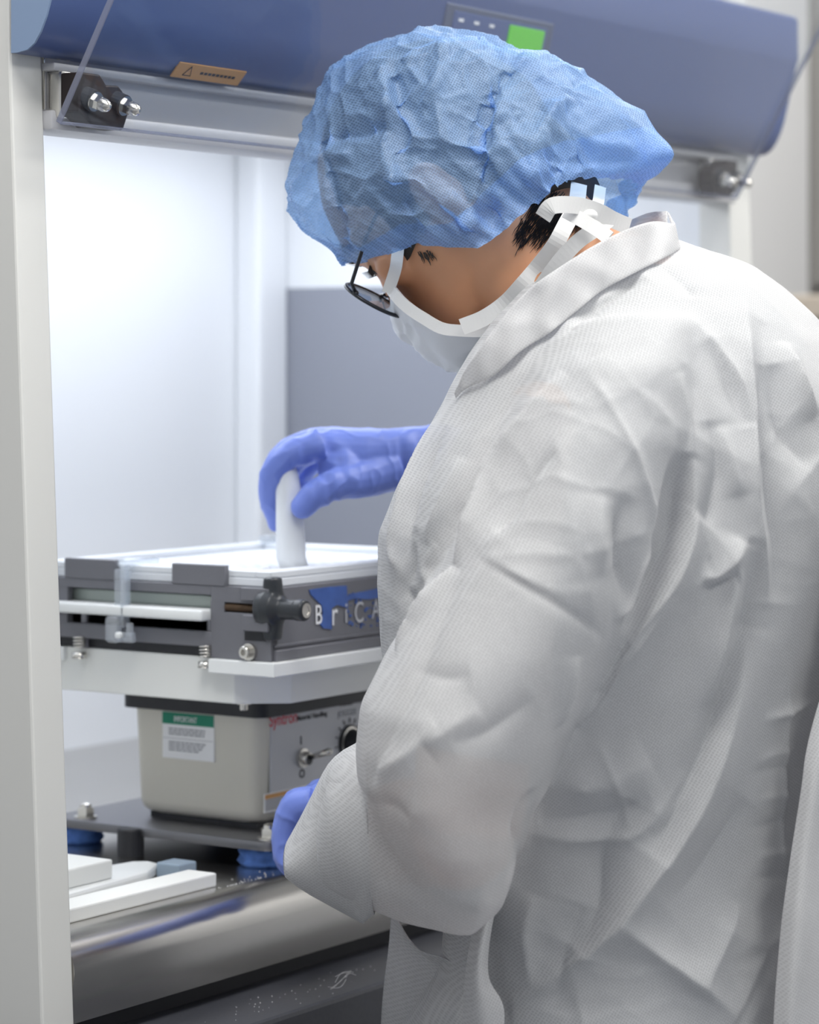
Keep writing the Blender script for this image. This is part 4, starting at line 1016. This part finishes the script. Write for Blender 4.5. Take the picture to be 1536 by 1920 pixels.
tie([(1018, 408, 2.035), (1036, 386, 2.03), (1080, 385, 2.035), (1120, 396, 2.045), (1150, 412, 2.06), (1180, 425, 2.08)], .0125)
tie([(1060, 396, 2.04), (1090, 412, 2.035), (1120, 430, 2.03), (1142, 446, 2.02)], .0105)
tie([(1126, 350, 2.14), (1120, 385, 2.09), (1104, 404, 2.05)], .009)
b = B(); b.ball(K(1100, 404, 2.045), .007, (1.2, 1.2, .8), 8); b.obj('tie_knot', 'tape_white', mask, None, True)

# ---- glasses, slid down the nose
gl = bpy.data.objects.new('glasses', None); COL.objects.link(gl); gl.location = hd_(0, .097, -.02); attach(gl, man); gl['label'] = 'thin round black framed glasses'
for s_ in (-1, 1):
    c = hd_(s_ * .033, .098, -.020); n = 40
    LU = HU * .978 + HF * .208; P = [c + HR * .0280 * math.cos(2 * math.pi * i / n) + LU * .0255 * math.sin(2 * math.pi * i / n) - HF * s_ * .006 * math.cos(2 * math.pi * i / n) * .6 for i in range(n + 1)]
    b = B(); b.tube(P, .0016, 8, False); b.obj('rim', 'glasses_black', gl, None, True)
    b = B(); rg = []
    for h in (-.0008, .0008): rg.append([b.bm.verts.new(q + HF * h) for q in P[:-1]])
    b.skin(rg); b.obj('lens', 'lens', gl)
    hx = hd_(s_ * .0600, .094, -.017); b = B()
    b.tube([hx, hd_(s_ * .0660, .088, -.012), hd_(s_ * .0735, .050, -.003), hd_(s_ * .078, 0, .006), hd_(s_ * .077, -.03, .000)], [.0016, .0016, .0016, .0014, .0014], 8); b.ball(hx, .0026, n=6); b.obj('temple', 'glasses_black', gl, None, True)
    b = B(); b.tube([hd_(s_ * .010, .099, -.014), hd_(s_ * .011, .094, -.019), hd_(s_ * .012, .090, -.022)], .0008, 6); b.obj('pad_arm', 'glasses_black', gl)
    B().ball(hd_(s_ * .0115, .089, -.024), .0042, (.5, 1, 1.4), 8).obj('nose_pad', 'clip_clear', gl)
b = B(); b.tube(cr([hd_(-.0085, .099, -.011), hd_(-.004, .104, -.006), hd_(.004, .104, -.006), hd_(.0085, .099, -.011)], 4), .0012, 8); b.obj('bridge', 'glasses_black', gl)

# ---- gloved hands
def finger(b, pts, rads):
    P = cr(pts, 5); R = [float(x) for x in np.interp(np.linspace(0, 1, len(P)), np.linspace(0, 1, len(rads)), rads)]
    b.tube(P, R, 14); b.ball(P[-1], R[-1], n=8)
def hand(b, name, label, wrinkle, voxel=.0014):
    me = baked(b, [('REMESH', dict(mode='VOXEL', voxel_size=voxel)), ('SMOOTH', dict(factor=.5, iterations=6))])
    co, no = get_co(me), get_no(me); d = np.zeros(len(co))
    for i, c in enumerate(co):
        v = Vector(c); q = v + noise.noise_vector(v * 40) * .006
        d[i] = .0009 * max(0, 1 - abs(noise.noise(q * 60)) * 2) ** 2
        for o, r, ax, fr, am in wrinkle:
            k = (v - o).length / r
            if k < 1: d[i] += am * (1 - k) ** .7 * math.sin((v - o).dot(ax) * fr + 2.5 * noise.noise(v * 55))
    set_co(me, co + no * d[:, None])
    return link_mesh(name, me, 'glove', man, label, True)
# right hand: fingers over the far side of the scoop, thumb on the near side
b = B()
pr_ = [((820, 796), (800, 908), 2.475, .024), ((790, 799), (775, 910), 2.47, .026), ((745, 804), (735, 916), 2.465, .029), ((690, 803), (690, 922), 2.46, .034), ((640, 801), (655, 915), 2.46, .037), ((600, 801), (615, 880), 2.46, .038), ((575, 806), (588, 862), 2.46, .036)]
b.skin([limb_ring(b, *q, n=28, p=2.3) for q in pr_])
b.tube([K(795, 850, 2.475), w(2.072, 1.33, -.084), w(2.095, 1.285, -.098)], [.027, .030, .033], 18)
finger(b, [K(600, 832, 2.425), K(545, 852, 2.415), K(514, 884, 2.415), K(506, 930, 2.425), K(520, 980, 2.44)], [.0135, .0125, .0115, .0100, .0082])
finger(b, [K(595, 830, 2.452), K(545, 846, 2.452), K(518, 880, 2.455), K(514, 935, 2.46), K(548, 990, 2.468)], [.0135, .0125, .0115, .0100, .0082])
finger(b, [K(600, 836, 2.478), K(558, 858, 2.482), K(534, 896, 2.488), K(538, 935, 2.492), K(558, 958, 2.495)], [.013, .012, .011, .0098, .0080])
finger(b, [K(612, 845, 2.500), K(585, 868, 2.508), K(566, 892, 2.514), K(562, 915, 2.516), K(568, 930, 2.516)], [.011, .0105, .0095, .0085, .0072])
finger(b, [K(735, 880, 2.45), K(680, 898, 2.43), K(630, 908, 2.41), K(592, 928, 2.402), K(566, 952, 2.398)], [.019, .0165, .0135, .0125, .0098])
b.ball(K(640, 880, 2.435), .021, n=10); b.ball(K(690, 885, 2.445), .022, n=10)
hand(b, 'glove', 'blue gloved right hand holding the scoop', [(K(795, 850, 2.45), .030, RGT, 420, .0016), (K(590, 850, 2.42), .034, (RGT + UP * .5).normalized(), 330, .0011), (K(625, 915, 2.40), .03, (RGT + UP * .3).normalized(), 450, .0008)])
# left hand: curled over the front of the base
b = B()
pl_ = [((700, 1500), (720, 1620), 2.15, .026), ((660, 1480), (680, 1615), 2.19, .028), ((620, 1466), (640, 1612), 2.225, .034), ((585, 1474), (610, 1605), 2.25, .038), ((562, 1495), (590, 1590), 2.265, .038)]
b.skin([limb_ring(b, *q, n=28, p=2.3) for q in pl_])
for k, (tt, l) in enumerate(((2.225, 0), (2.25, 6), (2.275, 4), (2.298, -4))):
    finger(b, [K(590, 1505, tt), K(556, 1515 - l, tt + .003), K(538, 1556 - l, tt + .006), K(536, 1602 - l, tt + .004), K(556, 1630 - l, tt - .006)], [.0135, .0125, .0115, .0102, .0085])
finger(b, [K(650, 1500, 2.25), K(615, 1490, 2.29), K(585, 1500, 2.325), K(560, 1530, 2.335)], [.017, .0145, .0125, .0098])
hand(b, 'glove', 'blue gloved left hand at the foot plate', [])

# ---- trousers and shoes below the gown, out of the frame
for s_ in (-1, 1):
    B().tube([w(1.85 + s_ * .09, 1.07, -.70), w(1.85 + s_ * .09, 1.06, -.95), w(1.85 + s_ * .09, 1.04, -1.27)], [.092, .075, .068], 20).obj('trouser_leg', 'trousers', man, None, True)
    b = B(); c = w(1.85 + s_ * .095, 1.09, -1.36)
    b.skin([b.ring(c + Vector((0, y, h)), Vector((wd, 0, 0)), Vector((0, 0, h)), 20, 2.6) for y, wd, h in ((-.125, .02, .025), (-.11, .034, .045), (-.05, .040, .050), (.03, .045, .042), (.10, .047, .033), (.14, .036, .028), (.155, .02, .02))])
    b.obj('shoe', 'shoe', man, None, True)

# ------------------------------------------------------------------ scoop held upright in the tray
sb = w(1.935, 1.418, -.1772)
sc_ = thing('scraper', sb, 'white curved plastic scraper held upright by the gloved hand in the tray', 'scraper')
b = B(); rows = [(0, 1066, .0105), (.1, 1045, .0110), (.3, 1000, .0105), (.5, 960, .0098), (.7, 920, .0090), (.85, 892, .0080), (.95, 874, .0060), (1, 867, .0030)]
rg = []
for k, py, hw in rows:
    c = K(545 - 10 * k ** 2 + (6 if k < .1 else 0), py, 2.425 if False else 2.40 + .012 * k)
    u = (RGT + FWD * .15).normalized() * (hw + .0022); ring = []
    for i in range(24):
        a = 2 * math.pi * i / 24; s_ = math.sin(a); q = c + u * math.cos(a) + FWD * (s_ * .0034 + .006 * math.cos(a) ** 2)
        ring.append(b.bm.verts.new(q))
    rg.append(ring)
b.skin(rg); b.obj('blade', 'tray_white', sc_, None, True)
